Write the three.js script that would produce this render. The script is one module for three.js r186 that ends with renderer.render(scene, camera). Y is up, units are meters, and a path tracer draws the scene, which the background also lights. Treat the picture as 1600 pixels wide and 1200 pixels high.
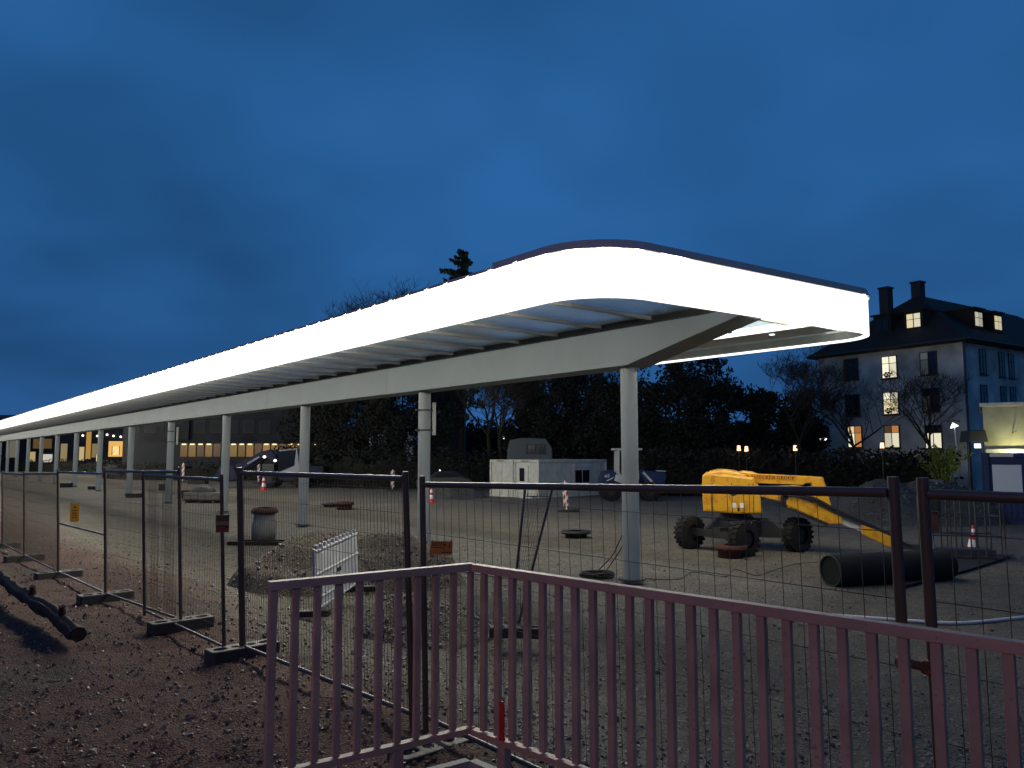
import * as THREE from 'three';
import { mergeGeometries, mergeVertices, toCreasedNormals } from 'three/addons/utils/BufferGeometryUtils.js';
import { RoundedBoxGeometry } from 'three/addons/geometries/RoundedBoxGeometry.js';
import { RectAreaLightUniformsLib } from 'three/addons/lights/RectAreaLightUniformsLib.js';

// ---------------------------------------------------------------- camera, sky, light, exposure
const scene = new THREE.Scene();
const camera = new THREE.PerspectiveCamera(53.13, 4 / 3, 0.1, 1200);
camera.position.set(0, 2.2, 0);
camera.rotation.x = Math.atan(111 / 1200);
const renderer = new THREE.WebGLRenderer({ antialias: true });
renderer.setSize(1024, 768);
renderer.toneMapping = THREE.LinearToneMapping;
renderer.toneMappingExposure = 1;
renderer.shadowMap.enabled = true;
RectAreaLightUniformsLib.init();

const BAND = 32;                // radiance of the canopy's light band
const BAND_COLOR = new THREE.Color(1, 0.93, 0.77);

const lerp = (a, b, t) => a + (b - a) * t, clamp = (x, a, b) => Math.min(b, Math.max(a, x));
const sstep = (a, b, x) => { const t = clamp((x - a) / (b - a), 0, 1); return t * t * (3 - 2 * t); };
function rng(seed) { let s = seed >>> 0; return () => { s = (s + 0x6d2b79f5) >>> 0; let t = Math.imul(s ^ (s >>> 15), 1 | s); t = (t + Math.imul(t ^ (t >>> 7), 61 | t)) ^ t; return ((t ^ (t >>> 14)) >>> 0) / 4294967296; }; }
function hash2(x, y, s) { let h = Math.imul(x, 374761393) ^ Math.imul(y, 668265263) ^ Math.imul(s, 2246822519); h = Math.imul(h ^ (h >>> 13), 1274126177); return ((h ^ (h >>> 16)) >>> 0) / 4294967296; }
function vnoise(x, y, per, s) {      // value noise, periodic when per > 0
  const ix = Math.floor(x), iy = Math.floor(y), fx = x - ix, fy = y - iy, w = (k) => (per ? ((k % per) + per) % per : k);
  const u = fx * fx * (3 - 2 * fx), v = fy * fy * (3 - 2 * fy);
  return lerp(lerp(hash2(w(ix), w(iy), s), hash2(w(ix + 1), w(iy), s), u), lerp(hash2(w(ix), w(iy + 1), s), hash2(w(ix + 1), w(iy + 1), s), u), v);
}
function fbm(x, y, per, s, oct = 4) { let a = 0.5, r = 0, n = 0; for (let i = 0; i < oct; i++) { r += a * vnoise(x, y, per, s + i); n += a; a *= 0.5; x *= 2; y *= 2; per *= 2; } return r / n; }

{ // dusk sky: deep blue with faint cloud streaks
  const W = 1024, H = 512, data = new Float32Array(W * H * 4);
  for (let j = 0; j < H; j++) {
    const up = ((j + 0.5) / H - 0.5) * Math.PI, e = Math.sin(up);
    for (let i = 0; i < W; i++) {
      const a = ((i + 0.5) / W) * Math.PI * 2, k = 1 / (Math.max(e, 0.0) + 0.28);
      const cx = -Math.cos(a) * Math.cos(up) * k, cz = -Math.sin(a) * Math.cos(up) * k;
      const c = fbm(cx * 1.5 + 46, cz * 1.5 + 3, 0, 3, 4), c2 = fbm(cx * 4.2 + 3, cz * 4.2 + 9, 0, 9, 4);
      const m = 0.33 + 1.08 * c + 0.06 * (c2 - 0.5);
      const hz = Math.exp(-Math.max(e, 0) * 7), hi = sstep(0.3, 1, e);
      const r = (0.019 + 0.009 * hz) * m, g = lerp(0.107, 0.088, hi) * m, b = lerp(0.3, 0.25, hi) * m;
      const o = (j * W + i) * 4, d = e < -0.02 ? 0.3 : 1;
      data[o] = r * d; data[o + 1] = g * d; data[o + 2] = b * d; data[o + 3] = 1;
    }
  }
  const t = new THREE.DataTexture(data, W, H, THREE.RGBAFormat, THREE.FloatType);
  t.mapping = THREE.EquirectangularReflectionMapping; t.magFilter = THREE.LinearFilter; t.minFilter = THREE.LinearFilter; t.wrapS = THREE.RepeatWrapping; t.needsUpdate = true;
  scene.background = t; scene.environment = t;
}
const sun = new THREE.DirectionalLight(new THREE.Color(1, 0.93, 0.85), 0.015);   // the last afterglow
sun.position.set(-60, 25, 80); sun.target.position.set(0, 0, -20); sun.castShadow = true; sun.shadow.radius = 40;
Object.assign(sun.shadow.camera, { left: -90, right: 90, top: 60, bottom: -60, near: 1, far: 260 });
scene.add(sun, sun.target);

// ---------------------------------------------------------------- helpers
const taken = new Map();
function numbered(name) { const n = taken.get(name) ?? 0; taken.set(name, n + 1); return n ? `${name}_${String(n).padStart(3, '0')}` : name; }
function tag(o, label, category, group) { o.userData.label = label; o.userData.category = category; if (group) o.userData.group = group; return o; }
function thing(name, label, category, pos = [0, 0, 0], turn = 0, group) {
  const o = new THREE.Group(); o.name = numbered(name); o.position.set(...pos); o.rotation.y = turn; scene.add(o);
  return tag(o, label, category, group);
}
function metreUV(g) {      // uv in metres, by the axis each face points along
  if (g.index) g = g.toNonIndexed();
  const p = g.attributes.position, n = new Float32Array(p.count * 2), a = new THREE.Vector3(), b = new THREE.Vector3(), c = new THREE.Vector3();
  for (let i = 0; i < p.count; i += 3) {
    a.fromBufferAttribute(p, i); b.fromBufferAttribute(p, i + 1); c.fromBufferAttribute(p, i + 2);
    const N = b.clone().sub(a).cross(c.clone().sub(a)), x = Math.abs(N.x), y = Math.abs(N.y), z = Math.abs(N.z);
    [a, b, c].forEach((q, k) => { const o = (i + k) * 2; if (y >= x && y >= z) { n[o] = q.x; n[o + 1] = q.z; } else if (x >= z) { n[o] = q.z; n[o + 1] = q.y; } else { n[o] = q.x; n[o + 1] = q.y; } });
  }
  g.setAttribute('uv', new THREE.BufferAttribute(n, 2));
  return g;
}
function clean(g) { if (g.index) g = g.toNonIndexed(); for (const k of Object.keys(g.attributes)) if (!['position', 'normal', 'uv'].includes(k)) g.deleteAttribute(k); if (!g.attributes.uv) g.setAttribute('uv', new THREE.BufferAttribute(new Float32Array(g.attributes.position.count * 2), 2)); if (!g.attributes.normal) g.computeVertexNormals(); return g; }
const join = (gs) => (gs.length === 1 ? clean(gs[0]) : mergeGeometries(gs.map(clean)));
function mesh(name, geos, mat, parent = scene, keepUV = false) {
  let g = join([].concat(geos)); if (mat.map && !keepUV) g = metreUV(g);
  const m = new THREE.Mesh(g, mat); m.castShadow = m.receiveShadow = true; m.name = parent === scene ? numbered(name) : name; parent.add(m); return m;
}
const move = (g, x, y, z) => g.translate(x, y, z);
const box = (w, h, d, x = 0, y = 0, z = 0) => new THREE.BoxGeometry(w, h, d).translate(x, y, z);
const rbox = (w, h, d, x = 0, y = 0, z = 0, r = 0.015) => new RoundedBoxGeometry(w, h, d, 1, Math.min(r, w / 2.01, h / 2.01, d / 2.01)).translate(x, y, z);
const V = (x, y, z) => new THREE.Vector3(x, y, z);
const UPV = V(0, 1, 0);
function rod(a, b, r, seg = 8, r2 = r) { const d = b.clone().sub(a), L = d.length(); return new THREE.CylinderGeometry(r2, r, L, seg, 1).applyQuaternion(new THREE.Quaternion().setFromUnitVectors(UPV, d.normalize())).translate((a.x + b.x) / 2, (a.y + b.y) / 2, (a.z + b.z) / 2); }
function beam(a, b, w, h) { const d = b.clone().sub(a), L = d.length(); const m = new THREE.Matrix4().lookAt(a, b, UPV); return new THREE.BoxGeometry(w, h, L).applyMatrix4(m).translate((a.x + b.x) / 2, (a.y + b.y) / 2, (a.z + b.z) / 2); }
const curveTube = (pts, r, n = 60, seg = 6) => new THREE.TubeGeometry(new THREE.CatmullRomCurve3(pts), n, r, seg);
function extrude(pts, depth, bevel = 0.02, holes = []) {      // outline in x,y; thickness along z, centred
  const s = new THREE.Shape(pts.map((p) => new THREE.Vector2(p[0], p[1])));
  for (const h of holes) s.holes.push(new THREE.Path(h.map((p) => new THREE.Vector2(p[0], p[1]))));
  const g = new THREE.ExtrudeGeometry(s, { depth: depth - 2 * bevel, bevelEnabled: bevel > 0, bevelSize: bevel, bevelThickness: bevel, bevelOffset: -bevel, bevelSegments: 2, curveSegments: 12 });
  return g.translate(0, 0, -depth / 2 + bevel);
}
function lathe(profile, seg = 24) { return new THREE.LatheGeometry(profile.map((p) => new THREE.Vector2(p[0], p[1])), seg); }

// ---------------------------------------------------------------- textures
function tex(N, fn, srgb = true, repeat = 1) {
  const d = new Uint8Array(N * N * 4);
  for (let j = 0; j < N; j++) for (let i = 0; i < N; i++) { const c = fn(i / N, j / N), o = (j * N + i) * 4; for (let k = 0; k < 3; k++) d[o + k] = clamp(Math.round((typeof c === 'number' ? c : c[k]) * 255), 0, 255); d[o + 3] = 255; }
  const t = new THREE.DataTexture(d, N, N); t.wrapS = t.wrapT = THREE.RepeatWrapping; t.magFilter = THREE.LinearFilter; t.minFilter = THREE.LinearMipmapLinearFilter; t.generateMipmaps = true;
  if (srgb) t.colorSpace = THREE.SRGBColorSpace; t.repeat.set(repeat, repeat); t.needsUpdate = true; return t;
}
function stones(N, cells, seed) {      // cell pattern: height and tone per pixel
  const h = new Float32Array(N * N), tone = new Float32Array(N * N);
  for (let j = 0; j < N; j++) for (let i = 0; i < N; i++) {
    const x = (i / N) * cells, y = (j / N) * cells, ix = Math.floor(x), iy = Math.floor(y); let d1 = 9, d2 = 9, id = 0;
    for (let b = -1; b <= 1; b++) for (let a = -1; a <= 1; a++) { const wx = (ix + a + cells) % cells, wy = (iy + b + cells) % cells, px = ix + a + hash2(wx, wy, seed), py = iy + b + hash2(wx, wy, seed + 1), d = Math.hypot(px - x, py - y); if (d < d1) { d2 = d1; d1 = d; id = hash2(wx, wy, seed + 2); } else if (d < d2) d2 = d; }
    h[j * N + i] = sstep(0, 0.45, d2 - d1) * (0.55 + 0.45 * id); tone[j * N + i] = id;
  }
  return { h, tone, N };
}
const st = stones(512, 70, 5), st2 = stones(512, 26, 15);
const at = (s, arr, u, v) => arr[(Math.floor(v * s.N) % s.N) * s.N + (Math.floor(u * s.N) % s.N)];
const gravelMap = tex(512, (u, v) => { const t = at(st, st.tone, u, v), k = 0.58 + 0.3 * t + 0.22 * (fbm(u * 6, v * 6, 6, 21) - 0.5) + (t > 0.96 ? 0.2 : 0); return [k, k * 0.975, k * 0.93]; }, true, 0.5);
const gravelBump = tex(512, (u, v) => 0.65 * at(st, st.h, u, v) + 0.35 * at(st2, st2.h, u, v), false, 0.5);
const wide = tex(256, (u, v) => { const k = 0.72 + 0.5 * (fbm(u * 5, v * 5, 5, 31, 5) - 0.5); return [k, k, k]; }, true, 0.12);
const concreteMap = tex(512, (u, v) => { const k = 0.78 + 0.3 * (fbm(u * 7, v * 7, 7, 41, 6) - 0.5) + 0.06 * (hash2(u * 512, v * 512, 3) - 0.5); return [k, k, k * 0.98]; }, true, 0.25);
const grimeMap = tex(256, (u, v) => { const k = 0.9 + 0.22 * (fbm(u * 6, v * 6, 6, 51, 6) - 0.5); return [k, k, k]; }, true, 0.7);
const softMap = tex(256, (u, v) => { const k = 0.93 + 0.1 * (fbm(u * 5, v * 5, 5, 57, 6) - 0.5) + 0.03 * (hash2(u * 256, v * 256, 8) - 0.5); return [k, k, k]; }, true, 0.31);
const rustMap = tex(256, (u, v) => { const f = fbm(u * 8, v * 8, 8, 61, 5), k = 0.82 + 0.2 * f; const q = sstep(0.6, 0.75, f); return [k, k * (1 - 0.25 * q), k * (1 - 0.4 * q)]; }, true, 0.9);
const dirtMap = tex(512, (u, v) => { const f = fbm(u * 9, v * 9, 9, 65, 6), s = fbm(u * 60, v * 6, 0, 66, 3), q = sstep(0.52, 0.72, f) * 0.35 + (s > 0.72 ? 0.18 : 0); return [0.95 - 0.3 * q, 0.95 - 0.5 * q, 0.95 - 0.4 * q]; }, true, 0.55);
const chipMap = tex(512, (u, v) => { const f = fbm(u * 70, v * 70, 70, 67, 3), g = fbm(u * 6, v * 6, 6, 68, 5), q = 0.35 * sstep(0.74, 0.84, f + 0.2 * (g - 0.5)), k = 0.9 + 0.26 * (g - 0.5); return [k * (1 - 0.45 * q), k * (1 - 0.62 * q), k * (1 - 0.68 * q)]; }, true, 1.1);
const woodMap = tex(256, (u, v) => { const k = 0.65 + 0.35 * fbm(u * 3, v * 40, 0, 71, 4); return [k, k * 0.93, k * 0.86]; }, true, 1.5);
const fineBump = tex(256, (u, v) => fbm(u * 32, v * 32, 32, 81, 3), false, 1);

const M = {};
function mat(name, rgb, rough = 0.7, opt = {}) { const m = new (opt.phys ? THREE.MeshPhysicalMaterial : THREE.MeshStandardMaterial)({ roughness: rough, ...(opt.p || {}) }); m.color.setRGB(...rgb); m.name = name; if (opt.map) m.map = opt.map; if (opt.bump) { m.bumpMap = opt.bump; m.bumpScale = opt.bs ?? 0.005; } if (opt.metal) m.metalness = opt.metal; if (opt.side) m.side = THREE.DoubleSide; M[name] = m; return m; }
function glow(name, rgb, k) { const m = mat(name, [0.6, 0.6, 0.58], 0.6); m.emissive.setRGB(...rgb); m.emissiveIntensity = k; return m; }
mat('ground', [0.78, 0.78, 0.78], 0.93, { map: gravelMap, bump: gravelBump, bs: 0.02, p: { vertexColors: true } });
mat('heap', [0.3, 0.262, 0.21], 0.95, { map: gravelMap, bump: gravelBump, bs: 0.03 });
mat('heapGrey', [0.13, 0.135, 0.14], 0.95, { map: gravelMap, bump: gravelBump, bs: 0.03 });
mat('apron', [0.3, 0.31, 0.3], 0.85, { map: concreteMap, bump: fineBump, bs: 0.003 });
mat('concrete', [0.34, 0.335, 0.31], 0.85, { map: concreteMap, bump: fineBump, bs: 0.002 });
mat('kerb', [0.42, 0.4, 0.36], 0.6, { map: concreteMap });
mat('soilFloor', [0.09, 0.06, 0.045], 0.95, { map: gravelMap, bump: gravelBump, bs: 0.01 });
mat('girder', [0.175, 0.215, 0.235], 0.55, { map: softMap });
mat('column', [0.265, 0.3, 0.31], 0.5, { map: softMap });
mat('rib', [0.2, 0.2, 0.195], 0.6);
mat('soffit', [0.46, 0.54, 0.56], 0.6, { map: grimeMap });
mat('flashing', [0.62, 0.52, 0.48], 0.7);
mat('pane', [0.78, 0.93, 0.98], 0.28, { phys: true, side: true, p: { transmission: 0.86, thickness: 0, ior: 1.45 } });
glow('band', [1, 0.985, 0.93], 1.7);
mat('galv', [0.11, 0.088, 0.068], 0.36, { metal: 0.3, map: grimeMap });
mat('railing', [0.49, 0.335, 0.25], 0.5, { map: chipMap });
mat('foot', [0.055, 0.052, 0.048], 0.6, { map: concreteMap, bump: fineBump, bs: 0.004 });
mat('yellow', [0.76, 0.39, 0.012], 0.42, { phys: true, map: dirtMap, p: { clearcoat: 0.3, clearcoatRoughness: 0.3 } });
mat('tyre', [0.008, 0.008, 0.008], 0.95);
mat('black', [0.012, 0.012, 0.012], 0.6);
mat('darkSteel', [0.05, 0.052, 0.055], 0.55, { metal: 0.3 });
mat('white', [0.62, 0.62, 0.58], 0.5, { map: grimeMap });
mat('plasticWhite', [0.62, 0.62, 0.6], 0.45, { map: grimeMap });
mat('signWhite', [0.78, 0.78, 0.76], 0.4);
mat('red', [0.5, 0.015, 0.015], 0.45);
mat('rustRed', [0.055, 0.014, 0.01], 0.8, { map: rustMap });
mat('navy', [0.005, 0.009, 0.035], 0.8, { map: grimeMap });
mat('blue', [0.005, 0.02, 0.1], 0.65, { map: grimeMap });
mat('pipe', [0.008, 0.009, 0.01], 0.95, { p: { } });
mat('green', [0.01, 0.045, 0.025], 0.6);
mat('hose', [0.6, 0.6, 0.57], 0.5);
mat('timber', [0.04, 0.024, 0.016], 0.9, { map: woodMap });
mat('cabin', [0.6, 0.6, 0.52], 0.55, { map: grimeMap });
mat('glassDark', [0.01, 0.012, 0.015], 0.14);
mat('plaster', [0.8, 0.79, 0.74], 0.9, { map: wide });
mat('plasterYellow', [0.62, 0.6, 0.42], 0.9, { map: wide });
mat('plasterBlue', [0.04, 0.043, 0.05], 0.9, { map: wide });
mat('wallDark', [0.03, 0.032, 0.036], 0.9);
mat('roof', [0.035, 0.024, 0.016], 0.85, { map: woodMap });
mat('frame', [0.035, 0.028, 0.022], 0.6);
mat('bark', [0.022, 0.018, 0.015], 0.95);
mat('twig', [0.035, 0.03, 0.025], 0.95);
mat('leafDark', [0.009, 0.01, 0.006], 0.95, { side: true });
mat('leafGreen', [0.16, 0.2, 0.03], 0.75, { side: true });
mat('needle', [0.025, 0.04, 0.025], 0.85, { side: true });
mat('orange', [0.5, 0.2, 0.03], 0.7, { map: grimeMap });
mat('carDark', [0.03, 0.032, 0.036], 0.3);
mat('clamp', [0.28, 0.07, 0.03], 0.5, { metal: 0.4 });

// ---------------------------------------------------------------- the canopy's frame: u along it, v across it
const C1 = V(2.569, -0.55, -16.813), DU = V(-0.62897, 0, -0.77743), DV = V(0.77743, 0, -0.62897), CTURN = Math.atan2(0.77743, -0.62897);
const U = (u, v, y) => V(C1.x + DU.x * u + DV.x * v, y, C1.z + DU.z * u + DV.z * v);
const vOf = (x, z) => (x - C1.x) * DV.x + (z - C1.z) * DV.z, uOf = (x, z) => (x - C1.x) * DU.x + (z - C1.z) * DU.z;
function terrain(x, z) {
  const v = vOf(x, z), u = uOf(x, z), t = sstep(-9.1, -6.4, v);
  let y = -0.55 * t - 0.012 * Math.max(0, u) * (1 - t) * sstep(0, 10, u);
  const near = Math.exp(-Math.hypot(x, z) / 30);
  y += (0.11 * (fbm(x * 0.9 + 40, z * 0.9 + 40, 0, 101, 4) - 0.5) + 0.09 * (fbm(x * 3.7, z * 3.7, 0, 111, 4) - 0.5)) * (1 - 0.72 * t) * near;
  return Math.max(y, -0.56);
}

// ---------------------------------------------------------------- ground
{
  const map = (k, n, lo, hi, c, s) => { const a = Math.asinh((lo - c) / s), b = Math.asinh((hi - c) / s); return c + s * Math.sinh(a + ((b - a) * k) / n); };
  const NX = 640, NZ = 560, pos = new Float32Array((NX + 1) * (NZ + 1) * 3), col = new Float32Array(pos.length), uv = new Float32Array((NX + 1) * (NZ + 1) * 2), idx = [];
  for (let j = 0; j <= NZ; j++) for (let i = 0; i <= NX; i++) {
    const x = map(i, NX, -420, 420, -1.5, 5), z = map(j, NZ, 60, -620, -9, 5), o = j * (NX + 1) + i;
    pos.set([x, terrain(x, z), z], o * 3); uv.set([x, z], o * 2);
    const v = vOf(x, z) + 2.2 * (fbm(x * 0.45, z * 0.45, 0, 121, 4) - 0.5), s = 1 - sstep(-9.6, -7.4, v);       // brown soil by the fence, grey gravel beyond
    const p = 0.78 + 0.55 * (fbm(x * 0.35 + 9, z * 0.35, 0, 131, 5) - 0.25), grass = s * sstep(0.58, 0.72, fbm(x * 0.8, z * 0.8 + 30, 0, 141, 4));
    const w = vOf(x, z) + 1.1 * (fbm(x * 0.7, z * 0.7 + 70, 0, 151, 5) - 0.5), strip = sstep(-3.7, -3.3, w) * (1 - sstep(2.6, 3.4, w)) * sstep(-4.6, -2.2, uOf(x, z) + 3 * (fbm(x * 0.6, z * 0.6, 0, 161, 3) - 0.5));   // paler compacted strip under the canopy
    const g = [0.33, 0.3, 0.24].map((a, k) => lerp(a, [0.44, 0.43, 0.375][k], strip)), b = [0.19, 0.083, 0.05], gr = [0.075, 0.085, 0.05];
    for (let k = 0; k < 3; k++) col[o * 3 + k] = lerp(lerp(g[k], b[k], s), gr[k], 0.5 * grass) * p;
  }
  for (let j = 0; j < NZ; j++) for (let i = 0; i < NX; i++) { const a = j * (NX + 1) + i, b = a + 1, c = a + NX + 1, d = c + 1; idx.push(a, b, c, b, d, c); }
  const g = new THREE.BufferGeometry(); g.setAttribute('position', new THREE.BufferAttribute(pos, 3)); g.setAttribute('color', new THREE.BufferAttribute(col, 3)); g.setAttribute('uv', new THREE.BufferAttribute(uv, 2)); g.setIndex(idx); g.computeVertexNormals();
  const m = new THREE.Mesh(g, M.ground); m.name = 'ground'; m.receiveShadow = m.castShadow = true; m.userData.kind = 'structure'; scene.add(m);
}
{ // loose stones lying on the ground
  const r = rng(77), N = 46000, g = new THREE.IcosahedronGeometry(1, 0); const q = g.attributes.position;
  for (let i = 0; i < q.count; i++) { const k = 0.8 + 0.4 * hash2(Math.round(q.getX(i) * 50), Math.round(q.getY(i) * 50) + Math.round(q.getZ(i) * 70), 4); q.setXYZ(i, q.getX(i) * k, q.getY(i) * k * 0.5, q.getZ(i) * k); }
  g.computeVertexNormals();
  const sm = mat('stone', [1, 1, 1], 0.4), im = new THREE.InstancedMesh(g, sm, N), m = new THREE.Matrix4(), Q = new THREE.Quaternion(), E = new THREE.Euler(), c = new THREE.Color();
  let k = 0; while (k < N) {
    const d = 4.6 + 26 * Math.pow(r(), 1.6), a = (r() - 0.5) * 1.42, x = Math.sin(a) * d, z = -Math.cos(a) * d, v = vOf(x, z);
    if (v > -3 && r() < 0.6) continue;
    const s = (0.005 + 0.018 * Math.pow(r(), 4)) * (r() < 0.03 ? 1.7 : 1);
    E.set(r() * 6, r() * 6, r() * 6); Q.setFromEuler(E); m.compose(V(x, terrain(x, z) + s * 0.35, z), Q, V(s, s, s)); im.setMatrixAt(k, m);
    const soil = v < -8.2, b = (0.07 + 0.14 * r()) * (r() < 0.08 ? 2.5 : 1); c.setRGB(b, b * (soil ? 0.7 : 0.9), b * (soil ? 0.48 : 0.74)); im.setColorAt(k, c); k++;  // a few stones get a brighter colour to paint in wet glints
  }
  im.name = 'gravel'; im.userData.kind = 'stuff'; im.userData.label = 'loose stones, some coloured bright as glints, scattered over the brown soil and grey site'; im.userData.category = 'gravel'; im.castShadow = im.receiveShadow = true; scene.add(im);
}
// the raised path the photographer stands on, with its kerb
const RC = V(-0.23, 0, -4.36), RL = V(-1.14, 0, -3.74), RR = V(3.3, 0, -0.98);
{
  const p = thing('platform', '', ''); delete p.userData.label; delete p.userData.category; p.userData.kind = 'structure';
  const far = RL.clone().add(RL.clone().sub(RC).multiplyScalar(2.2)), pts = [RC, far, V(far.x, 0, 4), V(RR.x, 0, 4), RR].map((q) => [q.x, -q.z]);
  mesh('floor', extrude(pts, 0.95, 0).rotateX(-Math.PI / 2).translate(0, -0.475 + 0.44, 0), M.soilFloor, p);
  const kerb = (a, b, n) => { const d = b.clone().sub(a); for (let k = 0; k < n; k++) { const s = a.clone().addScaledVector(d, k / n + 0.004), e = a.clone().addScaledVector(d, (k + 1) / n - 0.004); s.y = e.y = 0.44; mesh('kerb_stone', beam(s, e, 0.05, 0.22), M.kerb, p); } };
  kerb(RC, far, 3); kerb(RC, RR, 5);
}

// ---------------------------------------------------------------- bus station canopy
const W2 = 4.17, YB = 4.75, YT = 5.55, COLUMNS = [0, 8.3, 16.9, 25.9, 35.2, 44.5, 54.1, 63.8, 73.5, 83.2, 92.9, 102.6, 112.3, 122, 131.7];
{
  const c = thing('canopy', 'long white canopy with a rounded glowing edge band on round columns', 'canopy', [C1.x, 0, C1.z], CTURN);
  const ULEN = 136;
  function outline(o) {      // plan points (u, v, nu, nv), o metres inside the outer edge
    const P = [], add = (u, v, nu, nv) => P.push([u - nu * o, v - nv * o, nu, nv]);
    for (const u of [ULEN, 110, 80, 60, 45, 32, 22, 15, 10, 6, 3, 1, -0.5, -1.4]) add(u, -W2, 0, -1);
    const R1 = 1.35, R2 = 1.05, e1 = -3.22, e2 = -3.74;
    for (let k = 0; k <= 14; k++) { const t = (k / 14) * Math.PI / 2; add(e1 + R1 - R1 * Math.sin(t), -W2 + R1 - R1 * Math.cos(t), -Math.sin(t), -Math.cos(t)); }
    for (let k = 1; k < 8; k++) add(lerp(e1, e2, k / 8), lerp(-W2 + R1, W2 - R2, k / 8), -1, 0);
    for (let k = 0; k <= 12; k++) { const t = (k / 12) * Math.PI / 2; add(e2 + R2 - R2 * Math.cos(t), W2 - R2 + R2 * Math.sin(t), -Math.cos(t), Math.sin(t)); }
    for (const u of [-1.5, 0.5, 3, 6, 10, 15, 22, 32, 45, 60, 80, 110, ULEN]) add(u, W2, 0, 1);
    return P;
  }
  function sweep(profile) {      // closed profile of (inset, y) carried round the outline, hard edges between its sides
    const gs = [];
    for (let s = 0; s < profile.length; s++) {
      const [o1, y1] = profile[s], [o2, y2] = profile[(s + 1) % profile.length], A = outline(o1), B = outline(o2), pos = [], idx = [];
      A.forEach((a, i) => { pos.push(a[0], y1, a[1], B[i][0], y2, B[i][1]); if (i) { const k = i * 2; idx.push(k - 2, k - 1, k, k - 1, k + 1, k); } });
      const g = new THREE.BufferGeometry(); g.setAttribute('position', new THREE.Float32BufferAttribute(pos, 3)); g.setIndex(idx); g.computeVertexNormals(); gs.push(g);
    }
    return gs;
  }
  mesh('light_band', sweep([[0, YB], [0, YT], [0.1, YT], [0.1, YB]].reverse()), M.band, c);
  mesh('roof_flashing', sweep([[-0.035, YT + 0.006], [-0.035, YT + 0.065], [0.3, YT + 0.09], [0.3, YT + 0.006]].reverse()), M.flashing, c);
  { // taller upstand round the end
    const A = outline(0.02).slice(12, 46), B = outline(0.1).slice(12, 46), y1 = YT + 0.07, y2 = YT + 0.15, gs = [];
    for (let i = 1; i < A.length; i++) { if (A[i][0] > 0.4) continue; const a = V(A[i - 1][0], (y1 + y2) / 2, A[i - 1][1]), b = V(A[i][0], (y1 + y2) / 2, A[i][1]); if (a.distanceTo(b) < 4) gs.push(beam(a, b, 0.05, y2 - y1)); }
    mesh('upstand', gs, M.flashing, c);
  }
  { // brackets holding the band, and their bolts
    const gs = []; for (let u = -1.2; u < 60; u += 0.72) gs.push(rbox(0.1, 0.04, 0.03, u, YT + 0.03, -W2 - 0.05));
    const m = mesh('bracket', gs, M.flashing, c); m.userData.kind = 'stuff';
  }
  mesh('soffit_panel', [...sweep([[0.11, YB + 0.04], [0.11, YB + 0.09], [0.3, YB + 0.24], [0.3, YB + 0.19]].reverse())], M.soffit, c);
  for (let k = 0; k < 12; k++) { const a = -2.9 + k * 6, w = 5.97; if (k < 11) mesh('soffit_panel', box(w, 0.04, 1.0, a + w / 2, 4.965, 3.13), M.soffit, c); else mesh('soffit_panel', box(ULEN - a, 0.04, 1.0, (a + ULEN) / 2, 4.965, 3.13), M.soffit, c); }
  // light line beside the far soffit
  for (const v of [2.56, -3.6]) mesh('light_line', box(ULEN + 2.7, 0.05, 0.07, (ULEN - 2.7) / 2, 4.965, v), M.band, c);
  // girder with its tapering nose
  const GB = 4.12, GT = 4.94;
  mesh('girder', extrude([[-3.12, GT - 0.01], [-3.12, 4.8], [-0.25, GB], [10, GB], [10, GT - 0.01]], 0.7, 0.012), M.girder, c);
  for (let k = 0; k < 13; k++) mesh('girder', rbox(9.99, GT - GB - 0.012, 0.7, 15 + k * 10, (GB + GT) / 2, 0, 0.012), M.girder, c);
  // columns
  for (const u of COLUMNS) {
    const col = mesh('column', [new THREE.CylinderGeometry(0.185, 0.185, GB + 0.52, 28).translate(u, (GB - 0.52) / 2 , 0)], M.column, c);
    mesh('base_plate', new THREE.CylinderGeometry(0.29, 0.29, 0.03, 28).translate(u, -0.455, 0), M.darkSteel, col);
    if (u === 8.3 || u === 35.2) { for (const y of [3.55, 2.95]) mesh('strap', [new THREE.CylinderGeometry(0.2, 0.2, 0.05, 24).translate(u, y, 0), box(0.06, 0.05, 0.62, u, y, 0)], M.darkSteel, col); mesh('bracket_plate', rbox(0.08, 1.0, 0.1, u - 0.02, 3.3, 0.33), M.white, col); }
  }
  // glass roof: ribs and panes, singly near the end, together where they can no longer be told apart
  const PITCH = 1.45, U0 = -2.4, ribG = box(0.1, 0.13, 7.3, 0, 0, 0), nearG = box(PITCH - 0.06, 0.012, 3.2), farG = box(PITCH - 0.06, 0.012, 2.15), ribs = [], panes = [];
  for (let k = 0; k * PITCH + U0 < ULEN - 1; k++) {
    const u = U0 + k * PITCH, far = u > 52;
    const rg = [box(0.07, 0.08, 3.46, u, 5.04, -2.09), box(0.07, 0.08, 2.1, u, 5.04, 1.4)], pn = [nearG.clone().translate(u + PITCH / 2, 5.09, -1.98), farG.clone().translate(u + PITCH / 2, 5.09, 1.4)];
    if (far) { ribs.push(...rg); panes.push(...pn); } else { rg.forEach((g) => mesh('rib', g, M.rib, c)); pn.forEach((g) => mesh('glass_pane', g, M.pane, c)); }
  }
  mesh('rib_row', ribs, M.rib, c).userData.kind = 'stuff'; mesh('glass_row', panes, M.pane, c).userData.kind = 'stuff';
  mesh('edge_beam', [box(ULEN + 2.6, 0.16, 0.12, (ULEN - 2.6) / 2, 5.05, -3.83), box(ULEN + 2.6, 0.16, 0.12, (ULEN - 2.6) / 2, 5.06, 3.7)], M.rib, c);
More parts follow.
